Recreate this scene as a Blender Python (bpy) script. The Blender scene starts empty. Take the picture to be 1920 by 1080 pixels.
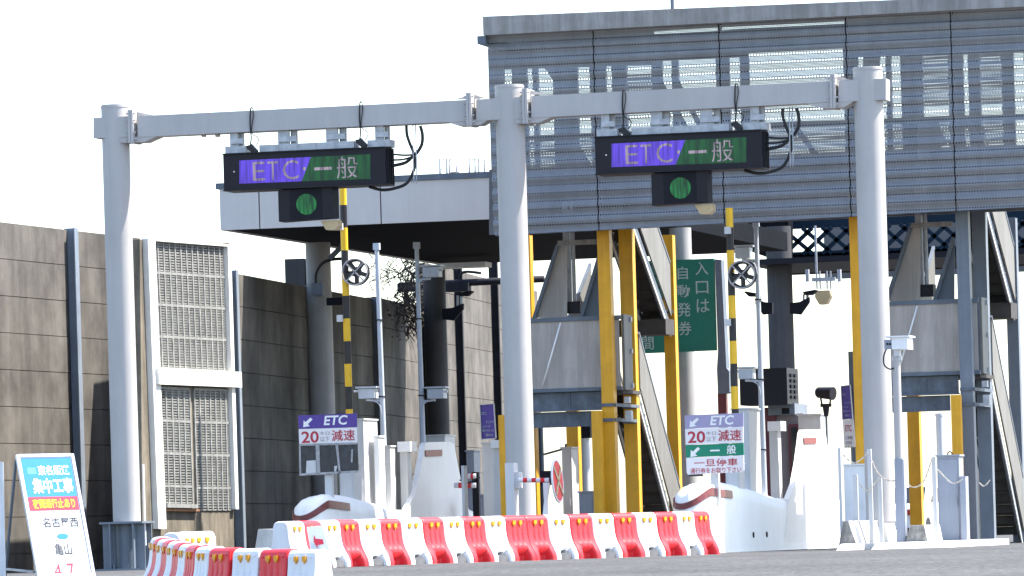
import bpy, math, random
from mathutils import Vector, Matrix
random.seed(7)
S = bpy.context.scene
COL = S.collection
R = math.radians

# ------------------------------------------------------------------ camera
PSI, TH = R(13.0), R(1.68)          # heading of the lens relative to the road, roll
F, HOR = 11500.0, 476.0             # focal length in photo pixels, horizon below the picture centre
CAM = Vector((100*math.sin(PSI), -100*math.cos(PSI), 0.28))
FWD = Vector((-math.sin(PSI), math.cos(PSI), 0)); RGT = Vector((math.cos(PSI), math.sin(PSI), 0)); UP = Vector((0, 0, 1))
cd = bpy.data.cameras.new('camera'); cam = bpy.data.objects.new('camera', cd); COL.objects.link(cam)
ct, st = math.cos(TH), math.sin(TH)
cr = RGT*ct - UP*st; cu = RGT*st + UP*ct
m3 = Matrix((cr, cu, -FWD)).transposed()
cam.matrix_world = Matrix.Translation(CAM) @ m3.to_4x4()
cd.sensor_width = 36; cd.lens = 36*F/1920
cd.shift_x = -HOR*st/1920; cd.shift_y = HOR*ct/1920
cd.clip_start = 1; cd.clip_end = 20000
S.camera = cam

# ------------------------------------------------------------------ light
SUN_EL, SUN_ROT = R(57), R(67)
w = bpy.data.worlds.new('World'); S.world = w; w.use_nodes = True
nt = w.node_tree; bg = nt.nodes['Background']
sky = nt.nodes.new('ShaderNodeTexSky'); sky.sky_type = 'NISHITA'; sky.sun_disc = False
sky.sun_elevation = SUN_EL; sky.sun_rotation = SUN_ROT; sky.air_density = 1.0; sky.dust_density = 1.3; sky.ozone_density = 1.0
nt.links.new(sky.outputs[0], bg.inputs[0]); bg.inputs[1].default_value = 0.15
sl = bpy.data.lights.new('sun', 'SUN'); sl.energy = 4.5; sl.angle = R(0.53); sl.color = (1, 0.95, 0.88)
so = bpy.data.objects.new('sun', sl); COL.objects.link(so)
sd = Vector((math.sin(SUN_ROT)*math.cos(SUN_EL), math.cos(SUN_ROT)*math.cos(SUN_EL), math.sin(SUN_EL)))
so.rotation_euler = sd.to_track_quat('Z', 'Y').to_euler(); so.location = sd*60
vs = S.view_settings; vs.view_transform = 'Standard'; vs.look = 'None'; vs.gamma = 1; vs.use_curve_mapping = False
vs.exposure = 1.72
EXP = 2**vs.exposure

# ------------------------------------------------------------------ where a thing stands: rays through the lens meet its own plane
def ray(px, py):
    dx, dy = px-960, py-540
    u = dx*ct - dy*st; v = HOR - (dx*st + dy*ct)
    return FWD + RGT*(u/F) + UP*(v/F)
def PD(px, py, D): return CAM + ray(px, py)*D
def QY(px, py, y):
    d = ray(px, py); return CAM + d*((y-CAM.y)/d.y)
def QX(px, py, x):
    d = ray(px, py); return CAM + d*((x-CAM.x)/d.x)
def QP(px, py, p, n):
    d = ray(px, py); return CAM + d*((p-CAM).dot(n)/d.dot(n))
def gz(D):
    if D >= 88: return 0.0
    if D >= 60: return -0.0012*(88-D)**2
    return max(-1.6, -0.9408 - 0.0672*(60-D))

# ------------------------------------------------------------------ materials
def lin(r, g, b):
    f = lambda c: ((c/255+0.055)/1.055)**2.4 if c > 10 else c/255/12.92
    return (f(r), f(g), f(b))
def mat(name, col, rough=0.55, metal=0.0, var=0.12, scale=2.0, streak=0.0, sscale=5, tint=None, fine=0.0, bump=0.0, spec=0.4):
    m = bpy.data.materials.new(name); m.use_nodes = True
    n = m.node_tree.nodes; L = m.node_tree.links; b = n['Principled BSDF']
    b.inputs['Roughness'].default_value = rough; b.inputs['Metallic'].default_value = metal
    b.inputs['Specular IOR Level'].default_value = spec
    tc = n.new('ShaderNodeTexCoord'); mp = n.new('ShaderNodeMapping')
    L.new(tc.outputs['Object'], mp.inputs[0])
    n1 = n.new('ShaderNodeTexNoise'); n1.inputs['Scale'].default_value = scale; n1.inputs['Detail'].default_value = 6; n1.inputs['Roughness'].default_value = 0.65
    L.new(mp.outputs[0], n1.inputs[0])
    rp = n.new('ShaderNodeValToRGB'); rp.color_ramp.elements[0].position = 0.36; rp.color_ramp.elements[1].position = 0.66
    t = tint or (0.55, 0.52, 0.5)
    dark = [c*(1-var)+c*tt*var*0.4 for c, tt in zip(col, t)]
    rp.color_ramp.elements[0].color = (*dark, 1); rp.color_ramp.elements[1].color = (*[min(1, c*(1+var*0.5)) for c in col], 1)
    L.new(n1.outputs['Fac'], rp.inputs[0]); out = rp.outputs[0]
    if streak:
        m2 = n.new('ShaderNodeMapping'); m2.inputs['Scale'].default_value = (1, 1, 0.09); L.new(tc.outputs['Object'], m2.inputs[0])
        n2 = n.new('ShaderNodeTexNoise'); n2.inputs['Scale'].default_value = sscale; n2.inputs['Detail'].default_value = 5; n2.inputs['Roughness'].default_value = 0.7; L.new(m2.outputs[0], n2.inputs[0])
        r2 = n.new('ShaderNodeValToRGB'); r2.color_ramp.elements[0].position = 0.42; r2.color_ramp.elements[1].position = 0.62
        r2.color_ramp.elements[0].color = (1-streak, 1-streak*1.02, 1-streak*1.06, 1); r2.color_ramp.elements[1].color = (1, 1, 1, 1)
        L.new(n2.outputs['Fac'], r2.inputs[0])
        mx = n.new('ShaderNodeMixRGB'); mx.blend_type = 'MULTIPLY'; mx.inputs[0].default_value = 1
        L.new(out, mx.inputs[1]); L.new(r2.outputs[0], mx.inputs[2]); out = mx.outputs[0]
    if fine:
        n3 = n.new('ShaderNodeTexNoise'); n3.inputs['Scale'].default_value = 40; n3.inputs['Detail'].default_value = 3; L.new(tc.outputs['Object'], n3.inputs[0])
        r3 = n.new('ShaderNodeValToRGB'); r3.color_ramp.elements[0].position = 0.35; r3.color_ramp.elements[1].position = 0.65
        r3.color_ramp.elements[0].color = (1-fine, 1-fine, 1-fine, 1); r3.color_ramp.elements[1].color = (1, 1, 1, 1); L.new(n3.outputs['Fac'], r3.inputs[0])
        mx = n.new('ShaderNodeMixRGB'); mx.blend_type = 'MULTIPLY'; mx.inputs[0].default_value = 1
        L.new(out, mx.inputs[1]); L.new(r3.outputs[0], mx.inputs[2]); out = mx.outputs[0]
    L.new(out, b.inputs['Base Color'])
    if bump:
        bp = n.new('ShaderNodeBump'); bp.inputs['Strength'].default_value = bump; bp.inputs['Distance'].default_value = 0.02
        L.new(n1.outputs['Fac'], bp.inputs['Height']); L.new(bp.outputs[0], b.inputs['Normal'])
    return m

M = {}
M['gantry'] = mat('gantry_paint', (0.425, 0.407, 0.395), 0.55, 0, 0.07, 1.2, 0.06)
M['galv'] = mat('galvanised_steel', (0.42, 0.43, 0.45), 0.45, 0.3, 0.25, 8)
M['pole'] = mat('pole_paint', (0.50, 0.55, 0.62), 0.4, 0, 0.08, 3, 0.08)
M['black'] = mat('black_housing', (0.012, 0.011, 0.016), 0.5, 0, 0.2, 4, spec=0.25)
M['rubber'] = mat('black_cable', (0.012, 0.012, 0.014), 0.5, 0, 0.2, 4)
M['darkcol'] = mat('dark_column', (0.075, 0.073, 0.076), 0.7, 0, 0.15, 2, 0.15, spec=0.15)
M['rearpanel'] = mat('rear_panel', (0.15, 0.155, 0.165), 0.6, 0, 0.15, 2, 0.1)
M['dark'] = mat('dark_steel', (0.016, 0.016, 0.021), 0.6, 0.0, 0.3, 3, spec=0.1)
M['fascia'] = mat('fascia_panel', (0.60, 0.56, 0.53), 0.5, 0, 0.05, 0.8, 0.05)
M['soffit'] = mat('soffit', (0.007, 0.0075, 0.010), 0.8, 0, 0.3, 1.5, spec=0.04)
M['bluegrey'] = mat('blue_grey_steel', (0.115, 0.14, 0.175), 0.5, 0, 0.15, 3, 0.15)
M['girder'] = mat('weathered_girder', (0.12, 0.145, 0.18), 0.6, 0, 0.35, 4, 0.25)
M['postgrey'] = mat('grey_post_paint', (0.155, 0.18, 0.215), 0.5, 0, 0.12, 3, 0.1)
M['yellow'] = mat('yellow_paint', (0.74, 0.36, 0.012), 0.45, 0, 0.14, 2.5, 0.14)
M['striya'] = mat('stripe_yellow', (0.80, 0.47, 0.02), 0.4, 0, 0.08, 5)
M['stripk'] = mat('stripe_black', (0.02, 0.018, 0.022), 0.4, 0, 0.2, 5)
M['panel'] = mat('stair_panel', (0.43, 0.39, 0.36), 0.5, 0, 0.1, 1.5, 0.25)
M['wallpost'] = mat('wall_post_paint', (0.20, 0.235, 0.28), 0.5, 0, 0.15, 3, 0.15)
M['panelsun'] = mat('sunlit_stair_panel', (0.185, 0.178, 0.165), 0.55, 0, 0.12, 1.5, 0.22)  # darker copy of the stair panel, toned down where the sun strikes
M['tread'] = mat('stair_tread', (0.06, 0.055, 0.052), 0.8, 0, 0.3, 5)
M['cap'] = mat('concrete_cap', (0.33, 0.315, 0.30), 0.7, 0, 0.2, 2, 0.3, fine=0.1)
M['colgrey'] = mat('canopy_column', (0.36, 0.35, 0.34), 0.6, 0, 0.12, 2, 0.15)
M['wall'] = mat('noise_wall_concrete', (0.128, 0.116, 0.100), 0.9, 0, 0.55, 0.8, 0.33, 1.8, tint=(0.42, 0.42, 0.42), fine=0.1)
M['tan'] = mat('tan_concrete', (0.21, 0.18, 0.135), 0.9, 0, 0.4, 1.3, 0.4, fine=0.15)
M['concrete'] = mat('block_concrete', (0.62, 0.61, 0.58), 0.85, 0, 0.2, 3, 0.15, fine=0.08)
M['stain_shade'] = mat('stained_shaded_concrete', (0.34, 0.33, 0.31), 0.9, 0, 0.5, 6, 0.4, fine=0.2)
M['white'] = mat('white_paint', (0.82, 0.82, 0.82), 0.45, 0, 0.06, 2, 0.05)
M['island'] = mat('island_paint', (0.9, 0.9, 0.88), 0.5, 0, 0.04, 2, 0.03)
M['offwhite'] = mat('cabinet_paint', (0.58, 0.585, 0.59), 0.45, 0, 0.06, 2, 0.08)
M['cabgrey'] = mat('cabinet_grey', (0.27, 0.30, 0.36), 0.5, 0, 0.08, 2, 0.08)
M['meshgrey'] = mat('louvre_grey', (0.25, 0.25, 0.235), 0.6, 0.0, 0.35, 9)
M['frame'] = mat('louvre_frame', (0.75, 0.74, 0.70), 0.5, 0, 0.1, 3, 0.1)
M['rust'] = mat('rusty_ledge', (0.24, 0.12, 0.06), 0.9, 0, 0.4, 10)
M['pred'] = mat('red_plastic', (0.70, 0.026, 0.035), 0.42, 0, 0.12, 5, 0.06)
M['pwhite'] = mat('white_plastic', (0.74, 0.75, 0.77), 0.42, 0, 0.08, 4, 0.08)
M['amber'] = mat('amber_reflector', (0.75, 0.33, 0.012), 0.25, 0, 0.25, 30)
M['foot'] = mat('grey_rubber_foot', (0.14, 0.14, 0.145), 0.8, 0, 0.2, 8)
M['redplate'] = mat('red_plate', (0.2, 0.022, 0.024), 0.4, 0, 0.2, 8)
M['maroonref'] = mat('maroon_reflector', (0.16, 0.035, 0.04), 0.35, 0, 0.4, 14)
M['purple'] = mat('purple_sign', (0.085, 0.045, 0.27), 0.45, 0, 0.1, 4)
M['lavender'] = mat('faded_purple_sign', (0.34, 0.31, 0.47), 0.5, 0, 0.08, 4)
M['signwhite'] = mat('sign_white', (0.76, 0.72, 0.73), 0.5, 0, 0.05, 4)
M['signred'] = mat('sign_red', (0.42, 0.03, 0.05), 0.5, 0, 0.1, 4)
M['signgreen'] = mat('sign_green', (0.006, 0.215, 0.125), 0.5, 0, 0.1, 4)
M['boardgreen'] = mat('board_green', (0.005, 0.14, 0.098), 0.5, 0, 0.12, 2)
M['boardtext'] = mat('board_text', (0.33, 0.42, 0.40), 0.5, 0, 0.1, 4)
M['signgrey'] = mat('sign_small_text', (0.28, 0.27, 0.27), 0.5, 0, 0.1, 4)
M['smoke'] = mat('smoked_cover', (0.035, 0.037, 0.05), 0.25, 0, 0.6, 7, 0.2)
M['worn'] = mat('worn_plastic', (0.36, 0.36, 0.37), 0.5, 0, 0.35, 12)
M['maroon'] = mat('maroon_booth', (0.11, 0.017, 0.03), 0.4, 0, 0.15, 2)
M['boothgrey'] = mat('booth_grey', (0.20, 0.17, 0.175), 0.6, 0, 0.15, 2)
M['truss'] = mat('blue_truss', (0.010, 0.022, 0.038), 0.6, 0, 0.2, 3, spec=0.08)
M['translucent'] = mat('pale_roof_sheet', (0.10, 0.10, 0.105), 0.6, 0, 0.1, 1)
M['beige'] = mat('lamp_glass', (0.50, 0.37, 0.20), 0.3, 0, 0.12, 8)
M['alum'] = mat('aluminium', (0.62, 0.64, 0.68), 0.35, 0.4, 0.08, 4)
M['ablue'] = mat('sign_blue', (0.012, 0.19, 0.62), 0.5, 0, 0.06, 4)
M['acyan'] = mat('sign_cyan', (0.09, 0.47, 0.78), 0.5, 0, 0.06, 4)
M['ared'] = mat('notice_red', (0.62, 0.03, 0.06), 0.5, 0, 0.06, 4)
M['ayel'] = mat('notice_yellow', (0.85, 0.55, 0.02), 0.5, 0, 0.06, 4)
M['ink'] = mat('ink', (0.03, 0.03, 0.035), 0.6, 0, 0.1, 4)
M['chain'] = mat('plastic_chain', (0.62, 0.55, 0.46), 0.5, 0, 0.3, 20)
M['twig'] = mat('dry_twigs', (0.045, 0.036, 0.030), 0.9, 0, 0.3, 6)
M['leaf'] = mat('dry_leaves', (0.07, 0.062, 0.05), 0.9, 0, 0.5, 12)
M['carpaint'] = mat('white_car_paint', (0.7, 0.7, 0.7), 0.25, 0, 0.04, 2)
M['carred'] = mat('red_car_paint', (0.4, 0.02, 0.02), 0.25, 0, 0.04, 2)
M['carglass'] = mat('car_glass', (0.02, 0.022, 0.026), 0.08, 0, 0.1, 2)
M['gold'] = mat('tarnished_tape', (0.42, 0.35, 0.20), 0.45, 0, 0.3, 15)
M['grating'] = mat('faded_ring', (0.36, 0.34, 0.34), 0.5, 0, 0.2, 10)

def asphalt():
    m = mat('asphalt', (0.088, 0.088, 0.088), 0.95, 0, 0.22, 0.35, spec=0.08)
    n = m.node_tree.nodes; L = m.node_tree.links; b = n['Principled BSDF']
    src = b.inputs['Base Color'].links[0].from_socket
    tc = n.new('ShaderNodeTexCoord')
    v = n.new('ShaderNodeTexVoronoi'); v.inputs['Scale'].default_value = 16; L.new(tc.outputs['Object'], v.inputs[0])
    r = n.new('ShaderNodeValToRGB'); r.color_ramp.elements[0].color = (0.62, 0.62, 0.63, 1); r.color_ramp.elements[1].color = (1.25, 1.25, 1.25, 1); 
    L.new(v.outputs['Color'], r.inputs[0])
    x = n.new('ShaderNodeMixRGB'); x.blend_type = 'MULTIPLY'; x.inputs[0].default_value = 1
    L.new(src, x.inputs[1]); L.new(r.outputs[0], x.inputs[2]); L.new(x.outputs[0], b.inputs['Base Color'])
    bp = n.new('ShaderNodeBump'); bp.inputs['Strength'].default_value = 0.6; bp.inputs['Distance'].default_value = 0.012
    L.new(v.outputs['Distance'], bp.inputs['Height']); L.new(bp.outputs[0], b.inputs['Normal'])
    return m
M['asphalt'] = asphalt()

def perforated():
    m = mat('perforated_sheet', (0.25, 0.26, 0.275), 0.5, 0.0, 0.12, 1.5, 0.12)
    n = m.node_tree.nodes; L = m.node_tree.links; b = n['Principled BSDF']; out = n['Material Output']
    tc = n.new('ShaderNodeTexCoord'); sp = n.new('ShaderNodeSeparateXYZ'); L.new(tc.outputs['Object'], sp.inputs[0])
    def mth(op, a, bb=None, c=None):
        k = n.new('ShaderNodeMath'); k.operation = op
        for i, q in enumerate((a, bb, c)):
            if q is None: continue
            if isinstance(q, (int, float)): k.inputs[i].default_value = q
            else: L.new(q, k.inputs[i])
        return k.outputs[0]
    # round holes on a staggered lattice, and once every 0.137 m a row of bigger ones
    def dots(px, pz, rad, stagger):
        fz = mth('DIVIDE', sp.outputs['Z'], pz); row = mth('FLOOR', fz)
        off = mth('MULTIPLY', mth('MODULO', mth('ABSOLUTE', row), 2), stagger)
        fx = mth('ADD', mth('DIVIDE', sp.outputs['X'], px), off)
        ax = mth('MULTIPLY', mth('SUBTRACT', mth('FRACT', fx), 0.5), px); az = mth('MULTIPLY', mth('SUBTRACT', mth('FRACT', fz), 0.5), pz)
        d = mth('SQRT', mth('ADD', mth('MULTIPLY', ax, ax), mth('MULTIPLY', az, az)))
        return mth('LESS_THAN', d, rad)
    fine = dots(0.024, 0.021, 0.0056, 0.5)
    big = dots(0.048, 0.137, 0.0155, 0.5)
    fr = mth('FRACT', mth('DIVIDE', sp.outputs['Z'], 0.137))
    inband = mth('LESS_THAN', mth('ABSOLUTE', mth('SUBTRACT', fr, 0.5)), 0.19)
    hole = mth('ADD', mth('MULTIPLY', big, inband), mth('MULTIPLY', fine, mth('SUBTRACT', 1, inband)))
    tr = n.new('ShaderNodeBsdfTransparent'); mx = n.new('ShaderNodeMixShader')
    L.new(hole, mx.inputs[0]); L.new(b.outputs[0], mx.inputs[1]); L.new(tr.outputs[0], mx.inputs[2]); L.new(mx.outputs[0], out.inputs[0])
    return m
M['perf'] = perforated()

def led(name, col, k=1.0, amount=0.5):
    m = bpy.data.materials.new(name); m.use_nodes = True
    n = m.node_tree.nodes; L = m.node_tree.links; b = n['Principled BSDF']
    b.inputs['Base Color'].default_value = (0.006, 0.006, 0.008, 1); b.inputs['Roughness'].default_value = 0.6
    tc = n.new('ShaderNodeTexCoord'); mp = n.new('ShaderNodeMapping'); mp.inputs['Scale'].default_value = (26, 1, 2.2); mp.inputs['Rotation'].default_value = (0, R(6), 0)
    L.new(tc.outputs['Object'], mp.inputs[0])
    no = n.new('ShaderNodeTexNoise'); no.inputs['Scale'].default_value = 1; no.inputs['Detail'].default_value = 4; L.new(mp.outputs[0], no.inputs[0])
    rp = n.new('ShaderNodeValToRGB'); rp.color_ramp.elements[0].position = 0.35; rp.color_ramp.elements[1].position = 0.62
    rp.color_ramp.elements[0].color = (*[c*(1-amount) for c in col], 1); rp.color_ramp.elements[1].color = (*col, 1)
    L.new(no.outputs['Fac'], rp.inputs[0]); L.new(rp.outputs[0], b.inputs['Emission Color'])
    b.inputs['Emission Strength'].default_value = k/EXP
    return m
M['ledp'] = led('led_violet', lin(106, 76, 240), 1.0, 0.5)
M['ledg'] = led('led_green', lin(18, 88, 38), 1.0, 0.65)
M['ledw'] = led('led_white', lin(170, 158, 178), 1.0, 0.75)
M['ledlamp'] = led('led_lamp_green', lin(22, 122, 54), 1.0, 0.85)

# ------------------------------------------------------------------ mesh building
class MB:
    def __init__(s): s.v = []; s.f = []; s.sm = []; s.mi = []; s.cur = 0
    def add(s, vs, fs, smooth=False):
        o = len(s.v); s.v += [Vector(p) for p in vs]
        for f in fs: s.f.append([o+i for i in f]); s.sm.append(smooth); s.mi.append(s.cur)
        return s
    def obox(s, c, a, b, d):
        c, a, b, d = Vector(c), Vector(a), Vector(b), Vector(d)
        vs = [c+i*a+j*b+k*d for k in (-1, 1) for j in (-1, 1) for i in (-1, 1)]
        fl = [(0, 2, 3, 1), (4, 5, 7, 6), (0, 1, 5, 4), (2, 6, 7, 3), (0, 4, 6, 2), (1, 3, 7, 5)]
        if a.cross(b).dot(d) < 0: fl = [tuple(reversed(f)) for f in fl]
        return s.add(vs, fl)
    def box(s, x0, x1, y0, y1, z0, z1):
        return s.obox(((x0+x1)/2, (y0+y1)/2, (z0+z1)/2), ((x1-x0)/2, 0, 0), (0, (y1-y0)/2, 0), (0, 0, (z1-z0)/2))
    def bar(s, p, q, wd, hd, side=(0, 1, 0)):
        p, q = Vector(p), Vector(q); d = (q-p); n = d.normalized(); sv = Vector(side); sv = (sv-n*sv.dot(n)).normalized(); h = n.cross(sv)
        return s.obox((p+q)/2, d/2, sv*wd/2, h*hd/2)
    def ring(s, c, ax, r, n):
        ax = Vector(ax).normalized(); t = Vector((1, 0, 0)) if abs(ax.x) < 0.9 else Vector((0, 1, 0))
        a = ax.cross(t).normalized(); b = ax.cross(a)
        return [Vector(c)+a*r*math.cos(2*math.pi*i/n)+b*r*math.sin(2*math.pi*i/n) for i in range(n)]
    def cyl(s, p, q, r0, r1=None, n=24, cap=True):
        p, q = Vector(p), Vector(q); r1 = r0 if r1 is None else r1
        s.add(s.ring(p, q-p, r0, n)+s.ring(q, q-p, r1, n), [(i, (i+1) % n, n+(i+1) % n, n+i) for i in range(n)], True)
        if cap:
            s.add(s.ring(p, q-p, r0, n), [tuple(reversed(range(n)))]); s.add(s.ring(q, q-p, r1, n), [tuple(range(n))])
        return s
    def tube(s, pts, r, n=8, smooth=True):
        P = [Vector(p) for p in pts]
        if smooth and len(P) > 2:
            Q = []
            for i in range(len(P)-1):
                a, b, c, d = P[max(0, i-1)], P[i], P[i+1], P[min(len(P)-1, i+2)]
                for k in range(6):
                    t = k/6; Q.append(0.5*((2*b)+(c-a)*t+(2*a-5*b+4*c-d)*t*t+(3*b-a-3*c+d)*t**3))
            P = Q+[P[-1]]
        vs = []; 
        for i, p in enumerate(P):
            d = (P[min(i+1, len(P)-1)]-P[max(i-1, 0)])
            d = d.normalized(); up = Vector((0.13, 1, 0.07)); a = d.cross(up).normalized(); b = d.cross(a)
            vs += [p+a*r*math.cos(2*math.pi*k/n)+b*r*math.sin(2*math.pi*k/n) for k in range(n)]
        fs = [(i*n+k, i*n+(k+1) % n, (i+1)*n+(k+1) % n, (i+1)*n+k) for i in range(len(P)-1) for k in range(n)]
        fs += [tuple(reversed(range(n))), tuple((len(P)-1)*n+k for k in range(n))]
        return s.add(vs, fs, True)
    def prism(s, poly, ext):
        P = [Vector(p) for p in poly]; e = Vector(ext); n = len(P)
        nn = sum(((P[i]-P[0]).cross(P[(i+1) % n]-P[0]) for i in range(n)), Vector())
        if nn.dot(e) > 0: P.reverse()
        s.add(P+[p+e for p in P], [tuple(range(n)), tuple(reversed(range(n, 2*n)))]+[(i, n+i, n+(i+1) % n, (i+1) % n) for i in range(n)])
        return s
    def torus(s, c, ax, Rr, r, n=40, k=8):
        ax = Vector(ax).normalized(); rr = s.ring(c, ax, 1.0, n); vs = []
        for p in rr:
            d = p-Vector(c); vs += [Vector(c)+d*(Rr+r*math.cos(2*math.pi*j/k))+ax*r*math.sin(2*math.pi*j/k) for j in range(k)]
        return s.add(vs, [(i*k+j, ((i+1) % n)*k+j, ((i+1) % n)*k+(j+1) % k, i*k+(j+1) % k) for i in range(n) for j in range(k)], True)
    def build(s, name, m, parent=None, loc=None):
        base = Vector(parent['_b']) if parent else Vector(loc if loc is not None else (0, 0, 0))
        me = bpy.data.meshes.new(name); me.from_pydata([p-base for p in s.v], [], s.f)
        ms = m if isinstance(m, (list, tuple)) else [m]
        for q in ms: me.materials.append(M[q] if isinstance(q, str) else q)
        for p, f, i in zip(me.polygons, s.sm, s.mi): p.use_smooth = f; p.material_index = min(i, len(ms)-1)
        me.update(); o = bpy.data.objects.new(name, me); COL.objects.link(o)
        if parent: o.parent = parent
        else: o.location = base
        o['_b'] = tuple(base)
        return o
def tag(o, label, cat, group=None):
    o['label'] = label; o['category'] = cat; o['kind'] = 'thing'
    if group: o['group'] = group
    return o
def structure(o): o['kind'] = 'structure'; return o
def thing(name, label, cat, loc, group=None):
    o = bpy.data.objects.new(name, None); COL.objects.link(o); o.empty_display_size = 0.2; o.location = loc; o['_b'] = tuple(Vector(loc))
    return tag(o, label, cat, group)
def kids(o): return [c for c in bpy.data.objects if c.parent == o]
def copy_tree(o, parent=None):
    c = o.copy(); COL.objects.link(c); c.parent = parent
    for k in list(kids(o)): copy_tree(k, c)
    return c
def sub(o, base): return o

def glyphs(body, bold=0.0, shear=0.0):
    c = bpy.data.curves.new('t', 'FONT'); c.body = body; c.offset = bold; c.shear = shear; c.resolution_u = 3
    o = bpy.data.objects.new('t', c); COL.objects.link(o)
    dg = bpy.context.evaluated_depsgraph_get(); me = o.evaluated_get(dg).to_mesh()
    vs = [Vector(v.co) for v in me.vertices]; fs = [tuple(p.vertices) for p in me.polygons]
    o.evaluated_get(dg).to_mesh_clear(); bpy.data.objects.remove(o); bpy.data.curves.remove(c)
    x0 = min(v.x for v in vs); x1 = max(v.x for v in vs); y0 = min(v.y for v in vs); y1 = max(v.y for v in vs)
    return [((v.x-x0)/max(1e-6, x1-x0), (v.y-y0)/max(1e-6, y1-y0)) for v in vs], fs
def text(mb, body, o, ex, ey, bold=0.0, shear=0.0):     # stretch the writing over the parallelogram o + a*ex + b*ey
    vs, fs = glyphs(body, bold, shear); o, ex, ey = Vector(o), Vector(ex), Vector(ey)
    n = ex.cross(ey)
    mb.add([o+ex*a+ey*b for a, b in vs], fs)
    return mb
def ptext(mb, body, x0, x1, y0, y1, y, bold=0.0, shear=0.0, slope=0.0):   # picture box on the plane y = const
    a = QY(x0, y1, y); b = QY(x1, y1-slope*(x1-x0), y); c = QY(x0-(y1-y0)*st, y0, y)
    return text(mb, body, a, b-a, c-a, bold, shear)
def pquad(mb, pts, y, dep):        # picture polygon standing on the plane y = const, going back dep
    return mb.prism([QY(px, py, y) for px, py in pts], (0, dep, 0))
def pbox(mb, x0, x1, y0, y1, y, dep, zmin=None):    # front face of a box, upright in the place
    xm, ym = (x0+x1)/2, (y0+y1)/2
    a, b = QY(x0, ym, y), QY(x1, ym, y); t, l = QY(xm, y0, y).z, QY(xm, y1, y).z
    if zmin is not None: l = zmin
    return mb.box(a.x, b.x, y, y+dep, l, t)
def pbase(x0, x1, y, z=0.0, yy=900): 
    a = QY((x0+x1)/2, yy, y); return Vector((a.x, y, z))

# ------------------------------------------------------------------ ground
def ground():
    mb = MB(); Ds = [-300, 0, 40, 50, 54, 58, 60, 64, 68, 72, 76, 80, 84, 88, 96, 110, 150, 300, 1000, 6000]
    Xs = [-5000, -400, -60, -20, 0, 20, 60, 400, 5000]
    vs = []
    for D in Ds:
        for X in Xs:
            p = CAM+FWD*D+RGT*X; vs.append(Vector((p.x, p.y, gz(D))))
    k = len(Xs); fs = [(i*k+j, i*k+j+1, (i+1)*k+j+1, (i+1)*k+j) for i in range(len(Ds)-1) for j in range(k-1)]
    mb.add(vs, fs, True); structure(mb.build('road', 'asphalt'))
ground()

# ------------------------------------------------------------------ noise walls on the left
def wall(name, label, pa, pb, zt, panel_h, th=0.18, m='wall', posts=(), post_m='wallpost', top2=None, post_w=0.2, post_top=None):
    A = PD(*pa); B = PD(*pb); A.z = 0; B.z = 0
    d = (B-A).normalized(); n = Vector((d.y, -d.x, 0))
    if n.dot(CAM-A) < 0: n = -n
    L = (B-A).length
    t = thing(name, label, 'wall', (A+B)/2)
    mb = MB(); mb.obox((A+B)/2-n*(th*0.55)+UP*(zt/2-0.01), d*L/2, n*th*0.4, UP*(zt/2-0.01))
    z = zt
    while z > 0.02:
        z0 = max(0, z-panel_h)
        k = 0.0; 
        mb.obox((A+B)/2+UP*((z+z0)/2)-n*random.uniform(0, 0.008), d*L/2, n*th*0.15, UP*((z-z0)/2-0.006)); z = z0
    mb.build('concrete_panels', m, t)
    for s in posts:
        p = A+d*(s*L); pm = MB()
        h = (post_top or zt)+0.02
        pm.obox(p+n*0.185+UP*h/2, d*post_w/2, n*0.012, UP*h/2)
        pm.obox(p+n*0.07+UP*h/2, d*0.012, n*0.1, UP*h/2)
        pm.build('steel_post', post_m, t)
    return A, d, n, L, t
Zs = 0.594
A1, d1, n1, L1, t1 = wall('noise_wall', 'tall stained concrete noise wall with one blue-grey post, behind the leaning notice board', (-120, 700, 104), (268, 700, 114), 6.13, 0.645, posts=(0.627,))
wall('noise_wall', 'shaded concrete noise wall between the louvre panel and the first canopy column', (424, 700, 109.6), (704, 700, 124.0), 5.27, Zs, posts=(0.02, 0.52, 0.985))
wall('noise_wall', 'concrete noise wall with dry vine hanging over it behind the two camera poles', (704, 700, 124.0), (835, 700, 134.5), 5.33, Zs, posts=(0.6,), post_m='dark')
wall('noise_wall', 'higher sunlit concrete noise wall beside the left edge of the middle gantry column', (800, 700, 140), (1010, 700, 158), 6.72, Zs, posts=(0.24, 0.56), post_m='dark', post_w=0.13, post_top=9)  # near-black post colour puts their shaded side into the paint
o = MB(); 
p = PD(553, 505, 119.5); o.obox((p.x, p.y, 2.96), (0.2, 0, 0), (0, 0.012, 0), (0, 0, 2.96)); o.obox((p.x, p.y+0.2, 2.96), (0.2, 0, 0), (0, 0.012, 0), (0, 0, 2.96)); o.obox((p.x, p.y+0.1, 2.96), (0.012, 0, 0), (0, 0.09, 0), (0, 0, 2.96))
tag(o.build('steel_post', 'darkcol', None, (p.x, p.y, 0)), 'dark steel post rising above the noise wall, left of the first canopy column', 'post')

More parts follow.
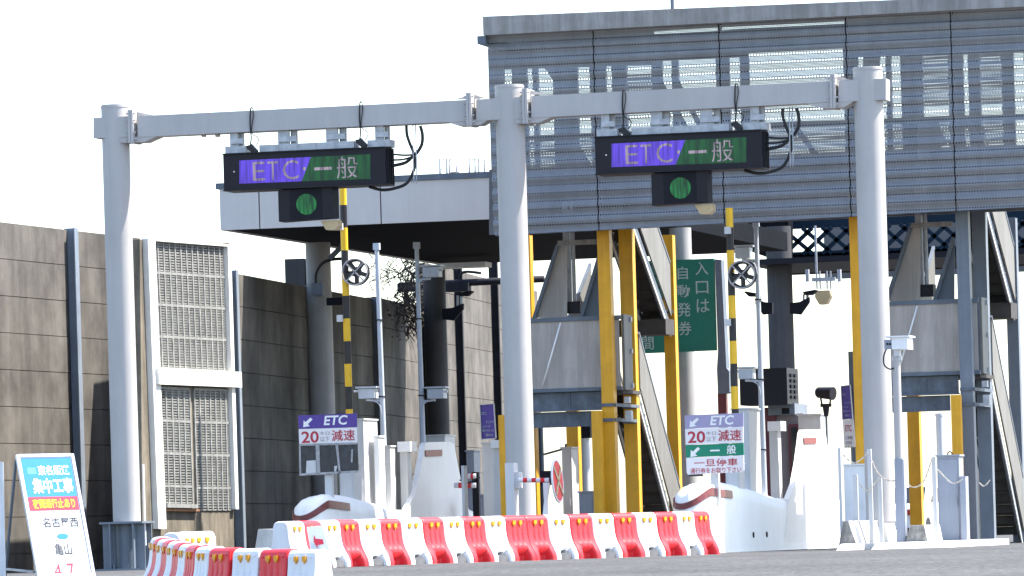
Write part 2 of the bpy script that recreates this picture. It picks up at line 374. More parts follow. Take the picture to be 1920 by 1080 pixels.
# louvre panel set in the wall
def louvre():
    A = PD(262, 700, 104.4); B = PD(440, 700, 109.1); A.z = B.z = 0
    d = (B-A).normalized(); n = Vector((d.y, -d.x, 0)); n = n if n.dot(CAM-A) > 0 else -n
    pl = A+n*0.12
    q = lambda px, py: QP(px, py, pl, n)
    t = thing('louvre_panel', 'grey louvred ventilation panel in a white frame set in the noise wall', 'wall panel', (A+B)/2)
    mb = MB()      # tan wall piece underneath and behind
    mb.prism([q(268, 1075), q(440, 1075), q(430, 455), q(262, 449)], -n*0.3); mb.build('backing_wall', 'tan', t)
    def strip(name, pts, m, off, dep):
        k = MB(); k.prism([q(*p)+n*off for p in pts], -n*dep); return k.build(name, m, t)
    strip('frame', [(267, 447), (281, 448), (302, 992), (287, 992)], 'frame', 0.1, 0.12)
    strip('frame', [(417, 459), (423, 459), (438, 955), (432, 955)], 'frame', 0.1, 0.12)
    strip('frame', [(267, 447), (423, 459), (423, 463), (267, 451)], 'frame', 0.103, 0.12)
    strip('cross_rail', [(281, 690), (437, 698), (438, 727), (283, 721)], 'frame', 0.16, 0.14)
    def meshp(x00, x01, x10, x11, y0, y1, y01, y11, nx, nz):
        # ribs and rungs over a backing sheet
        k = MB(); a = q(x00, y0); b = q(x01, y01); c = q(x10, y1); e = q(x11, y11)
        k.prism([a, b, e, c], -n*0.02)
        at = lambda s, r: (a*(1-s)+b*s)*(1-r)+(c*(1-s)+e*s)*r
        for i in range(nx+1):
            s = i/nx; k.bar(at(s, 0)+n*0.02, at(s, 1)+n*0.02, 0.035, 0.05, n)
        for j in range(nz+1):
            r = j/nz; big = (j % 12 == 0)
            k.bar(at(0, r)+n*0.012, at(1, r)+n*0.012, 0.045 if big else 0.02, 0.045 if big else 0.022, n)
        k.build('louvre', 'meshgrey', t)
    meshp(281, 418, 291, 427, 451, 690, 461, 697, 13, 48)
    meshp(296, 352, 303, 359, 727, 952, 730, 953, 5, 44)
    meshp(361, 429, 367, 434, 730, 956, 732, 956, 7, 44)
    strip('ledge', [(302, 944), (359, 946), (359, 953), (302, 952)], 'meshgrey', 0.12, 0.1)
    strip('rust_ledge', [(302, 953), (366, 955), (366, 959), (302, 958)], 'rust', 0.09, 0.1)
louvre()

# dry vine over the wall and hanging from the canopy edge
def vine():
    rnd = random.Random(3)
    A = PD(704, 700, 123.5); B = PD(835, 700, 134); d = (B-A).normalized(); d.z = 0; n = Vector((d.y, -d.x, 0)); n = n if n.dot(CAM-A) > 0 else -n
    pl = A+n*0.12
    q = lambda px, py: QP(px, py, pl, n)
    t = thing('dry_vine', 'leafless dry vine hanging over the top of the concrete noise wall', 'vine', Vector((q(755, 640).x, q(755, 640).y, 0)))
    tw = MB(); lf = MB()
    for i in range(34):
        x = rnd.gauss(757, 15); y = 548+rnd.uniform(-6, 6); pts = []; L = rnd.uniform(25, 80)*math.exp(-((x-757)/28)**2)+14
        for k in range(6):
            pts.append(q(x, y)+n*rnd.uniform(0.02, 0.25)); x += rnd.gauss(0, 4); y += L/5
        tw.tube(pts, rnd.uniform(0.008, 0.016), 4)
        for p in pts[1:]:
            for _ in range(2):
                c = p+Vector((rnd.gauss(0, .11), rnd.gauss(0, .11), rnd.gauss(0, .1))); r = rnd.uniform(.02, .06)
                a = Vector((rnd.gauss(0, 1), rnd.gauss(0, 1), rnd.gauss(0, 1))).normalized()*r; b = a.cross(Vector((rnd.gauss(0, 1), rnd.gauss(0, 1), rnd.gauss(0, 1)))).normalized()*r*0.5
                lf.add([c-a, c+b, c+a, c-b], [(0, 1, 2, 3)])
    for i in range(16):
        x = rnd.uniform(700, 775); y = 545; pts = []; up = rnd.uniform(25, 85)
        for k in range(6):
            pts.append(q(x, y)+n*rnd.uniform(-0.1, 0.2)); x += rnd.gauss(0, 6); y -= up/5
        tw.tube(pts, rnd.uniform(0.006, 0.012), 4)
        for p in pts[2:]:
            for _ in range(3):
                tw.tube([p, p+Vector((rnd.gauss(0, .2), rnd.gauss(0, .1), rnd.gauss(0, .2)))], 0.006, 4)
    tw.build('stem', 'twig', t); lf.build('foliage', 'leaf', t)
vine()

# ------------------------------------------------------------------ toll canopy
YC0, YC1 = 10.3, 27.5
def canopy():
    fl = QY(410, 355, YC0); bl = QY(410, 432, YC0); xr = QY(1150, 420, YC0).x
    zt, zb = fl.z, bl.z; x0 = fl.x
    zr = 0.012*(xr-x0)*0.4
    t = thing('toll_canopy', 'flat toll plaza canopy with pale grey fascia and dark underside', 'canopy', Vector((x0, YC0, 0)))
    xs = [x0]+[QY(px, 390, YC0).x for px in (486, 714, 942)]+[xr]
    for i in range(len(xs)-1):
        mb = MB(); a, b = xs[i]+0.012, xs[i+1]-0.012
        mb.obox(((a+b)/2, YC0+0.04, (zt+zb)/2), ((b-a)/2, 0, 0), (0, 0.04, 0), (0, 0, (zt-zb)/2)); mb.build('fascia', 'fascia', t)
    mb = MB(); mb.box(x0-0.05, xr, YC0-0.03, YC1+0.1, zt+0.003, zt+0.11); mb.build('roof_edge', 'bluegrey', t)
    mb = MB(); mb.box(x0, x0+0.08, YC0+0.083, YC1, zb, zt-0.003); mb.build('side_fascia', 'fascia', t)
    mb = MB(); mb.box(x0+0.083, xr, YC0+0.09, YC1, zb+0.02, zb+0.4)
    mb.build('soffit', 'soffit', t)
    def col(px, y, r, m, bottom=0):
        c = QY(px, 700, y); k = MB(); k.cyl((c.x, c.y, bottom), (c.x, c.y, zb-0.1), r, n=32); k.build('column', m, t); return c
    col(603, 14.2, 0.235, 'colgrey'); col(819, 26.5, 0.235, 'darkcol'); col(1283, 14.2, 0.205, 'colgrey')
    # ladder hoops on the roof
    for px in (825, 838, 880, 891):
        k = MB(); a = QY(px, 335, YC0+1.2); b = QY(px, 298, YC0+1.2); k.tube([a, b, b+Vector((0.06, 0.5, 0)), (a.x+0.06, a.y+0.5, a.z)], 0.018, 6, smooth=False); k.build('roof_rail', 'galv', t)
    k = MB(); a = QY(812, 467, 24); k.box(a.x+0.1, a.x+1.1, 23.9, 24.5, zb-0.22, zb-0.12); 
    k.build('ceiling_lamp', 'white', t)
    return zb
ZB = canopy()

# second roof far right with blue trusses
def truss():
    y = 42.0; a = QY(1475, 500, y); b = QY(1990, 470, y); ztop = QY(1550, 425, y).z; zm = QY(1550, 474, y).z; zl = QY(1550, 511, y).z
    t = thing('truss_roof', 'far roof on dark blue crossed trusses seen under the perforated walkway', 'roof', Vector((a.x, y, 0)))
    k = MB(); k.box(a.x, b.x, y+0.3, y+0.7, zl, zm); k.box(a.x, b.x, y-5, y+0.29, zl+0.02, zl+0.14); k.build('edge_beam', 'dark', t)
    k = MB(); k.box(a.x, b.x, y+0.35, y+0.55, ztop, ztop+0.3); 
    n = 14; s = (b.x-a.x)/n
    for i in range(n):
        x = a.x+i*s
        for dx in (s*0.75, -s*0.75): k.bar((x+s/2-dx, y+0.3, zm), (x+s/2+dx, y+0.3, ztop), 0.1, 0.09)
    k.box(a.x, b.x, y+0.3, y+0.45, zm-0.05, zm+0.06)
    k.build('truss', 'truss', t)
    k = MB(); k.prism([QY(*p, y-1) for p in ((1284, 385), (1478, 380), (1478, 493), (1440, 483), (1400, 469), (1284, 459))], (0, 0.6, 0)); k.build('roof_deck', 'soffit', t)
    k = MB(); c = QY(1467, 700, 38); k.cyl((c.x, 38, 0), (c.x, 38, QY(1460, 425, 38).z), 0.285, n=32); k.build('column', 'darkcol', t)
    k = MB(); k.box(a.x, b.x, y+5, y+5.1, zm-0.4, ztop+1.5); k.build('roof_sheet', 'translucent', t)
    k = MB(); k.box(a.x+4, a.x+4.6, y-0.1, y+0.5, 0, zl); k.build('column', 'colgrey', t)
truss()

# junction box with conduit on the first canopy column
def junction():
    y = 13.85; c = QY(595, 541, y); t = thing('junction_box', 'grey junction box and curved black conduit on the first canopy column', 'junction box', c)
    k = MB(); pbox(k, 584, 605, 530, 553, y-0.1, 0.12); k.build('box', 'postgrey', t)
    k = MB(); k.tube([QY(*p, y-0.1) for p in ((592, 530), (593, 512), (603, 495), (620, 487), (644, 485))], 0.03); k.build('conduit', 'rubber', t)
    k = MB(); k.bar(QY(618, 485, y-0.1), QY(648, 455, y-0.1), 0.07, 0.09); k.build('strut', 'bluegrey', t)
    k = MB(); pbox(k, 612, 642, 558, 572, y-0.08, 0.14); k.build('arm', 'dark', t)
junction()

# dark pipe run behind the camera poles
k = MB(); a = QY(748, 536, 30); b = QY(1020, 523, 30); k.tube([a, b], 0.075, 10); 
for px in (770, 860): c = QY(px, 533, 30); k.box(c.x-0.25, c.x+0.25, 29.8, 30.1, c.z-0.16, c.z+0.02); k.tube([c, c+Vector((0.1, 0, 0.25)), c+Vector((0.5, 0, 0.22))], 0.03)
for px, py in ((856, 480), (866, 480)): c = QY(px, 530, 30); k.tube([c, QY(px-1, py, 30)], 0.012, 4)
c = QY(760, 535, 30); k.cyl((c.x, 30, 0), (c.x, 30, c.z), 0.05, n=8)
tag(k.build('pipe_run', 'dark', None, (a.x, 30, 0)), 'dark horizontal cable pipe under the canopy in front of the higher wall', 'pipe')

def cam_bracket(label, y, col_px, arm, head):
    (x0, y0), (x1, y1) = arm; t = thing('camera_bracket', label, 'camera', QY(x0, y0, y), 'cameras on dark arms')
    k = MB(); pquad(k, [(x0, y0+14), (x0, y0-6), (x0+(x1-x0)*0.5, y0-8), (x1, y1-6), (x1, y1+4), (x0+(x1-x0)*0.55, y0+16)], y, 0.12); k.build('arm', 'dark', t)
    k = MB(); hx, hy = head; s = 1 if x1 > x0 else -1
    k.bar(QY(x1-s*3, y1, y+.05), QY(x1-s*3, hy, y+.05), 0.05, 0.05); k.bar(QY(x1-s*10, y1, y+.05), QY(x1-s*10, hy+2, y+.05), 0.03, 0.04)
    k.build('stand', 'galv', t)
    k = MB(); pquad(k, [(hx-s*11, hy+3), (hx-s*13, hy-3), (hx+s*10, hy-7), (hx+s*14, hy-6), (hx+s*4, hy+3)], y-0.05, 0.2); k.build('camera_head', 'dark', t)
cam_bracket('small camera on a dark arm beside the dark rear canopy column at centre left', 26.2, 838, ((829, 585), (868, 575)), (872, 552))
cam_bracket('small camera on a dark arm pointing left, behind the right camera pole', 26.2, 1440, ((1448, 574), (1416, 566)), (1408, 553))
cam_bracket('small camera on a dark arm pointing right beside the hanging beige floodlight', 26.2, 1490, ((1481, 574), (1517, 563)), (1518, 550))

def hanging_flood():
    y = 30; c = QY(1541, 555, y); t = thing('hanging_floodlight', 'beige floodlight hanging from a steel frame under the far roof', 'floodlight', c)
    k = MB()
    for px in (1513, 1573): pbox(k, px-3, px+3, 505, 528, y, 0.12)
    pbox(k, 1522, 1565, 520, 527, y, 0.15)
    for px in (1531, 1537, 1550, 1557): k.bar(QY(px, 508, y+.05), QY(px+1, 542, y+.05), 0.03, 0.03)
    k.bar(QY(1531, 512, y+.05), QY(1531, 512, y+.05)+Vector((0, 0, 1.0)), 0.04, 0.04); k.build('hanger', 'galv', t)
    k = MB(); pquad(k, [(1528, 545), (1554, 544), (1557, 555), (1550, 570), (1536, 571), (1528, 558)], y-0.1, 0.3); k.build('lamp', 'beige', t)
hanging_flood()

# ------------------------------------------------------------------ perforated walkway over the gate
YW = 5.0
def walkway():
    tl, tr_ = QY(912, 67, YW), QY(1920, 13, YW); bl, br = QY(926, 442, YW), QY(1920, 388, YW)
    ztop = lambda x: tl.z+(tr_.z-tl.z)*(x-tl.x)/(tr_.x-tl.x)
    zbot = lambda x: bl.z+(br.z-bl.z)*(x-bl.x)/(br.x-bl.x)
    xL = (tl.x+bl.x)/2; xs = [xL]+[QY(px, 240, YW).x for px in (1117, 1353, 1591, 1788, 1985, 2190)]; xR = xs[-1]
    t = thing('covered_walkway', 'long covered walkway behind corrugated perforated blue-grey metal sheets', 'walkway', Vector((xL, YW, 0)))
    for i in range(len(xs)-1):
        mb = MB(); a, b = xs[i]+0.01, xs[i+1]-0.01; N = 150; vs = []
        for j in range(N+1):
            r = j/N
            for x in (a, b):
                z = zbot(x)+(ztop(x)-zbot(x))*r; ph = 2*math.pi*(r*3.42)/0.25
                vs.append((x, YW+0.028*math.sin(ph), z))
        mb.add(vs, [(2*j, 2*j+1, 2*j+3, 2*j+2) for j in range(N)], True); mb.build('perforated_sheet', 'perf', t)
        if i > 0:
            k = MB(); z0, z1 = zbot(xs[i]), ztop(xs[i]); k.box(xs[i]-0.03, xs[i]+0.03, YW+0.052, YW+0.13, z0, z1); k.build('mullion', 'dark', t)
            k = MB(); 
    # cap beam and roof
    ct0, ct1 = QY(905, 31, YW-0.25), QY(1545, 5, YW-0.25); sl_ = (ct1.z-ct0.z)/(ct1.x-ct0.x); xa = ct0.x; xb = xR
    cb0, cb1 = QY(908, 66, YW-0.25), QY(1920, 12, YW-0.25); sb = (cb1.z-cb0.z)/(cb1.x-cb0.x)
    zt = lambda x: ct0.z+sl_*(x-xa); zb_ = lambda x: cb0.z+sb*(x-cb0.x)
    k = MB(); k.prism([(xa, YW-0.25, zb_(xa)), (xb, YW-0.25, zb_(xb)), (xb, YW-0.25, zt(xb)), (xa, YW-0.25, zt(xa))], (0, 0.6, 0)); k.build('cap_beam', 'cap', t)
    k = MB(); k.prism([(xa+.02, YW+0.36, zb_(xa)+.26), (xb, YW+0.36, zb_(xb)+.26), (xb, YW+0.36, zt(xb)-.02), (xa+.02, YW+0.36, zt(xa)-.02)], (0, 2.4, 0)); k.build('roof_slab', 'cap', t)
    k = MB(); k.box(xa-0.12, xa+0.03, YW-0.2, YW+2.7, zb_(xa)-0.14, zb_(xa)-0.005); k.build('end_bracket', 'bluegrey', t)
    k = MB(); a = QY(1261, 20, 6); k.cyl((a.x, 6, zt(a.x)), (a.x, 6, zt(a.x)+2.5), 0.035, n=10); k.build('mast', 'bluegrey', t)
    # back wall seen through the holes
    yb = YW+2.4; dep = 0.08; Zt = lambda x: ztop(x)-0.03
    px2x = lambda px: QY(px, 210, yb).x
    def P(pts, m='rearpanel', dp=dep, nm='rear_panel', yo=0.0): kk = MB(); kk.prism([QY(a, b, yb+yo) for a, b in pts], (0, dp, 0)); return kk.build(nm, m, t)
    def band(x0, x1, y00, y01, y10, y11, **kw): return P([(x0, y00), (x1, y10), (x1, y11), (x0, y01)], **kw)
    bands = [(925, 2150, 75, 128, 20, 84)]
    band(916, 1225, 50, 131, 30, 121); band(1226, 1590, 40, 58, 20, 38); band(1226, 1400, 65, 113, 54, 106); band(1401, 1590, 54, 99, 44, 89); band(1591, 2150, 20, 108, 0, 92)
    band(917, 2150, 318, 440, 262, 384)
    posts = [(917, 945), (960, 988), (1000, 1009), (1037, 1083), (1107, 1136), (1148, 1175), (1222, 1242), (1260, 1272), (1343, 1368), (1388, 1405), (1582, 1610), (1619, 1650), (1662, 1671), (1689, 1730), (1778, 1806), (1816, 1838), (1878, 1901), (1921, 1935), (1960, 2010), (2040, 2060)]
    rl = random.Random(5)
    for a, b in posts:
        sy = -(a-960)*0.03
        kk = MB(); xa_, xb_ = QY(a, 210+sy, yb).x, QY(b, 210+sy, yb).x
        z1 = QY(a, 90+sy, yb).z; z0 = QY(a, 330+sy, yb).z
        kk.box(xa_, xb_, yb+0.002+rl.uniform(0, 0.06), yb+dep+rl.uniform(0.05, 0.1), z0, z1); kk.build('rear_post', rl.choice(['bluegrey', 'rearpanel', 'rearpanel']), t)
    # second, rear perforated layer over the lower half, hand rails and slanting balustrades
    for x0, x1, y0, y1 in ((925, 1170, 262, 318), (1425, 1600, 235, 302), (1660, 1900, 225, 300), (1170, 1225, 140, 175), (1727, 1782, 108, 200), (1836, 1880, 102, 196)):
        k = MB(); a = QY(x0, y1, yb+0.5); b = QY(x1, y1-(x1-x0)*0.03, yb+0.5); c = QY(x0, y0, yb+0.5)
        N = 24; vs = []
        for j in range(N+1):
            for x in (a.x, b.x): vs.append((x, yb+0.5+0.03*math.sin(j*1.2), a.z+(c.z-a.z)*j/N))
        k.add(vs, [(2*j, 2*j+1, 2*j+3, 2*j+2) for j in range(N)], True); k.build('rear_sheet', 'perf', t)
    P([(1020, 126), (1037, 126), (1037, 150)], yo=-0.1); P([(1064, 240), (1112, 318), (1064, 318)], yo=-0.1); P([(1009, 258), (1037, 258), (1037, 264), (1009, 266)], yo=-0.1)
    for q in (((1236, 150), (1330, 318)), ((1262, 140), (1356, 318)), ((1490, 236), (1560, 330)), ((1800, 210), (1860, 300)), ((950, 250), (1000, 330))):
        k = MB(); k.bar(QY(*q[0], yb-0.9), QY(*q[1], yb-0.9), 0.05, 0.09); k.build('stair_rail', 'rearpanel', t)
    P([(1720, 226), (1757, 226), (1775, 268), (1720, 300)], m='panel', yo=-0.1)
    for y0 in (236,):
        k = MB(); k.bar(QY(1428, y0, yb-0.15), QY(2050, y0-22, yb-0.15), 0.05, 0.1); k.build('hand_rail', 'bluegrey', t)
    k = MB(); k.bar(QY(930, 262, yb-0.15), QY(1330, 244, yb-0.15), 0.04, 0.05); k.build('hand_rail', 'bluegrey', t)
    # deck
    k = MB(); zd = lambda x: zbot(x)+0.12
    k.prism([(xL+0.05, YW+0.2, zd(xL)), (xR, YW+0.2, zd(xR)), (xR, YW+0.2, zd(xR)+0.22), (xL+0.05, YW+0.2, zd(xL)+0.22)], (0, 2.15, 0)); k.build('deck', 'bluegrey', t)
    k = MB(); k.prism([(xL+0.02, YW+0.13, zbot(xL)), (xR, YW+0.13, zbot(xR)), (xR, YW+0.13, zbot(xR)+0.1), (xL+0.02, YW+0.13, zbot(xL)+0.1)], (0, 0.08, 0)); k.build('bottom_rail', 'girder', t)
walkway()

# ------------------------------------------------------------------ stair towers under the walkway
YT = 5.6
XA1 = QY(1126.5, 695, YT).x; XA2 = QY(1800, 710, YT).x
def stair_tower(ox, oz, front_m, label):
    X = lambda px, py, y: QY(px, py, y).x+ox
    zw = 6.0
    base = Vector((XA1+ox, YT, 0)); t = thing('stair_tower', label, 'stairs', base, 'stair towers up to the walkway')
    def hpost(px0, px1, pyt, pym, y, m, dep=0.24, z0=0.0, edge=True):
        a, b = QY(px0, pym, y).x+ox, QY(px1, pym, y).x+ox; zt = QY((px0+px1)/2, pyt, y).z+oz
        k = MB(); k.box(a, b, y, y+0.02, z0, zt); k.box(a, b, y+dep-0.02, y+dep, z0, zt); k.box((a+b)/2-0.01, (a+b)/2+0.01, y+0.02, y+dep-0.02, z0, zt)
        k.box(b-0.028, b, y+0.021, y+dep-0.021, z0, zt-0.01)
        k.box(a-0.05, b+0.05, y-0.04, y+dep+0.04, z0, z0+0.02) if z0 == 0 else None
        return k.build('post', m, t)
    hpost(1126.5, 1149.5, 428, 695, YT, front_m); hpost(1167, 1192, 424, 695, YT+1.75, front_m); hpost(1247, 1268, 440, 695, YT+5.2, front_m)
    hpost(1111, 1128, 770, 860, YT-0.35, 'yellow', 0.2)
    hpost(*((936, 955, 778, 850) if ox == 0 else (932, 955, 400, 690)), YT, 'yellow'); hpost(987, 1000, 440, 690, YT+2.4, 'yellow'); hpost(1062, 1084, 600, 820, YT+5.0, 'yellow')
    # landing: front balustrade, its side, girders
    xl, xr = X(955, 660, YT+0.3), X(1162, 660, YT+0.3)
    z = lambda py, px=1080, y=YT+0.3: QY(px, py, y).z+oz
    k = MB(); k.box(xl, xr, YT+0.28, YT+0.32, z(727), z(602)); k.build('landing_panel', 'panel', t)
    k = MB(); k.box(xl, xr+0.03, YT+0.25, YT+0.36, z(602)+0.002, z(594)); k.build('landing_rail', 'bluegrey', t)
    k = MB(); k.box(xl, xr+0.03, YT+0.25, YT+0.36, z(734), z(727)-0.002); k.build('landing_kerb', 'bluegrey', t)
    k = MB(); k.box(xr+0.031, xr+0.07, YT+0.38, YT+1.02, z(733), z(592)); k.build('side_panel', 'panelsun', t)
    for zz in (z(600), z(660), z(725)): k = MB(); k.box(xr+0.071, xr+0.1, YT+0.86, YT+0.95, zz-0.04, zz+0.04); k.build('bracket', 'galv', t)
    k = MB(); k.box(xl, X(1128, 750, YT+0.4), YT+0.36, YT+0.42, z(768), z(735)); k.box(xl, X(1128, 750, YT+0.4), YT+0.3, YT+0.52, z(770), z(767)-0.001); k.box(xl, X(1112, 785, YT+0.4), YT+0.4, YT+0.46, z(800), z(771))
    kx = X(1068, 750, YT+0.35); k.box(kx-0.012, kx+0.012, YT+0.34, YT+0.359, z(767), z(736))
    k.build('girder', 'girder', t)
    for q in (760, 788):
        k = MB(); k.box(X(1128, q, YT), X(1151, q, YT), YT-0.03, YT-0.002, z(q+3, 1140), z(q-3, 1140)); k.build('clamp', 'girder', t)
        k = MB(); k.box(X(1152, q, YT), X(1153, q, YT)+0.02, YT, YT+1.95, z(q+3, 1140), z(q-3, 1140)); k.build('clamp_bar', 'girder', t)
        k = MB(); k.box(X(1168, q, YT+1.75), X(1195, q, YT+1.75), YT+1.71, YT+1.745, z(q+3, 1180), z(q-3, 1180)); k.build('clamp', 'girder', t)
    for q in (585, 617): k = MB(); k.box(X(1238, q, YT+5.15), X(1262, q, YT+5.15), YT+5.12, YT+5.17, QY(1250, q+2.5, YT+5.15).z+oz, QY(1250, q-2.5, YT+5.15).z+oz); k.build('clamp', 'girder', t)
    k = MB(); pz = z(780, 1160)
    k.box(xr+0.05, xr+0.16, YT+0.35, YT+0.5, pz-0.09, pz+0.09); k.build('lamp', 'galv', t); k = MB(); k.box(xr+0.04, xr+0.13, YT+0.35, YT+0.5, pz+0.22, pz+0.33); k.build('socket', 'galv', t)
    k = MB(); k.tube([QY(1051, 605, YT+0.2)+Vector((ox, 0, oz)), QY(1018, 722, YT+0.2)+Vector((ox, 0, oz))], 0.016, 6); k.build('bracing_rod', 'white', t)
    zl = z(733)      # landing floor level
    k = MB(); k.box(xl, xr, YT+0.45, YT+2.1, zl-0.06, zl); k.build('landing_floor', 'tread', t)
    xm = X(1098, 600, YT+0.5)
    y0, y1 = YT+2.0, YT+5.0; zb2 = QY(1232, 600, YT+5).z+oz      # rear landing level
    xrr = X(1190, 640, YT+1.9)
    def flight(x0, x1, ya, yb_, za, zb_, nm):
        N = max(4, int(abs(zb_-za)/0.19)); k = MB()
        for i in range(N):
            yy = ya+(yb_-ya)*(i+0.5)/N; zz = za+(zb_-za)*(i+1)/N if zb_ > za else za+(zb_-za)*(i+0)/N
            h = abs(yb_-ya)/N*0.55; k.box(x0+0.02, x1-0.02, yy-h, yy+h, zz-0.05, zz); k.box(x0+0.02, x1-0.02, yy-0.01, yy+0.01, zz-0.2, zz-0.051)
        k.build('tread', 'tread', t)
        s = MB()
        for x in (x0, x1): s.prism([(x-0.02, ya, za-0.28), (x-0.02, yb_, zb_-0.28), (x-0.02, yb_, zb_-0.02), (x-0.02, ya, za-0.02)], (0.04, 0, 0))
        s.build('stringer', 'girder', t)
        s = MB()
        for x in (x0+0.021, x1+0.021): s.prism([(x, ya, za-0.31), (x, yb_, zb_-0.31), (x, yb_, zb_-0.24), (x, ya, za-0.24)], (0.02, 0, 0))
        s.build('stringer_edge', 'offwhite', t)
        def bal(x):
            b = MB(); b.prism([(x, ya, za+0.05), (x, yb_, zb_+0.05), (x, yb_, zb_+1.0), (x, ya, za+1.0)], (0.03, 0, 0)); b.build('balustrade', 'panelsun', t)
            b = MB(); b.bar((x+0.015, ya, za+1.02), (x+0.015, yb_, zb_+1.02), 0.05, 0.05, (1, 0, 0)); b.build('hand_rail', 'bluegrey', t)
        bal(x1+0.03); bal(x0-0.04)
    flight(xm+0.1, xrr, y0, y1+0.2, zl, 0.15, 'lower')          # ground to front landing
    flight(X(1010, 590, YT+2), X(1050, 590, YT+2), y0-0.1, y1-0.6, zl, zb2, 'middle')       # front landing to rear landing
    flight(xm+0.1, xrr, y0-0.3, y1-0.1, 6.1+oz, zb2, 'upper')    # rear landing to the walkway
    k = MB(); k.box(xl+0.3, xrr+0.05, y1-0.6, y1+0.15, zb2-0.28, zb2); k.build('rear_landing', 'tread', t)
    OF = Vector((ox, 0, oz))
    k = MB(); k.prism([QY(*p, YT+1.3)+OF for p in ((1046, 459), (1063, 459), (1063, 596), (1002, 596))], (0, 0.04, 0)); k.build('balustrade', 'panel', t)
    k = MB(); k.prism([QY(*p, YT+1.35)+OF for p in ((1122, 480), (1126, 480), (1126, 596), (1090, 596))], (0, 0.04, 0)); k.build('balustrade', 'bluegrey', t)
    k = MB(); k.bar(QY(1046, 459, YT+1.25)+OF, QY(1001, 598, YT+1.25)+OF, 0.06, 0.06); k.build('hand_rail', 'bluegrey', t)
    k = MB(); k.bar(QY(1124, 478, YT+1.28)+OF, QY(1089, 598, YT+1.28)+OF, 0.06, 0.06); k.build('hand_rail', 'bluegrey', t)
    k = MB(); k.box(X(1045, 455, YT+1), X(1119, 455, YT+1), YT+1, YT+1.1, z(459, 1080, YT+1), z(450, 1080, YT+1)); k.build('lintel', 'cap', t)
    k = MB(); c = X(1076, 510, YT+1.6); k.cyl((c, YT+1.6, z(567, 1076, YT+1.6)), (c, YT+1.6, 6.2), 0.035, n=12); k.box(c-0.17, c-0.06, YT+1.55, YT+1.7, z(567, 1076, YT+1.6), 6.2); k.build('down_pipe', 'galv', t)
    k = MB(); k.box(c-0.12, c+0.14, YT+1.4, YT+1.7, z(588, 1076, YT+1.6), z(566, 1076, YT+1.6)); k.build('control_box', 'black', t)
    return t
tw1 = stair_tower(0, 0, 'yellow', 'stair tower with bright yellow front posts, right of the middle gantry column')
tw2 = stair_tower(XA2-XA1, 0.06, 'postgrey', 'stair tower with blue-grey front posts at the edge behind the white security camera')

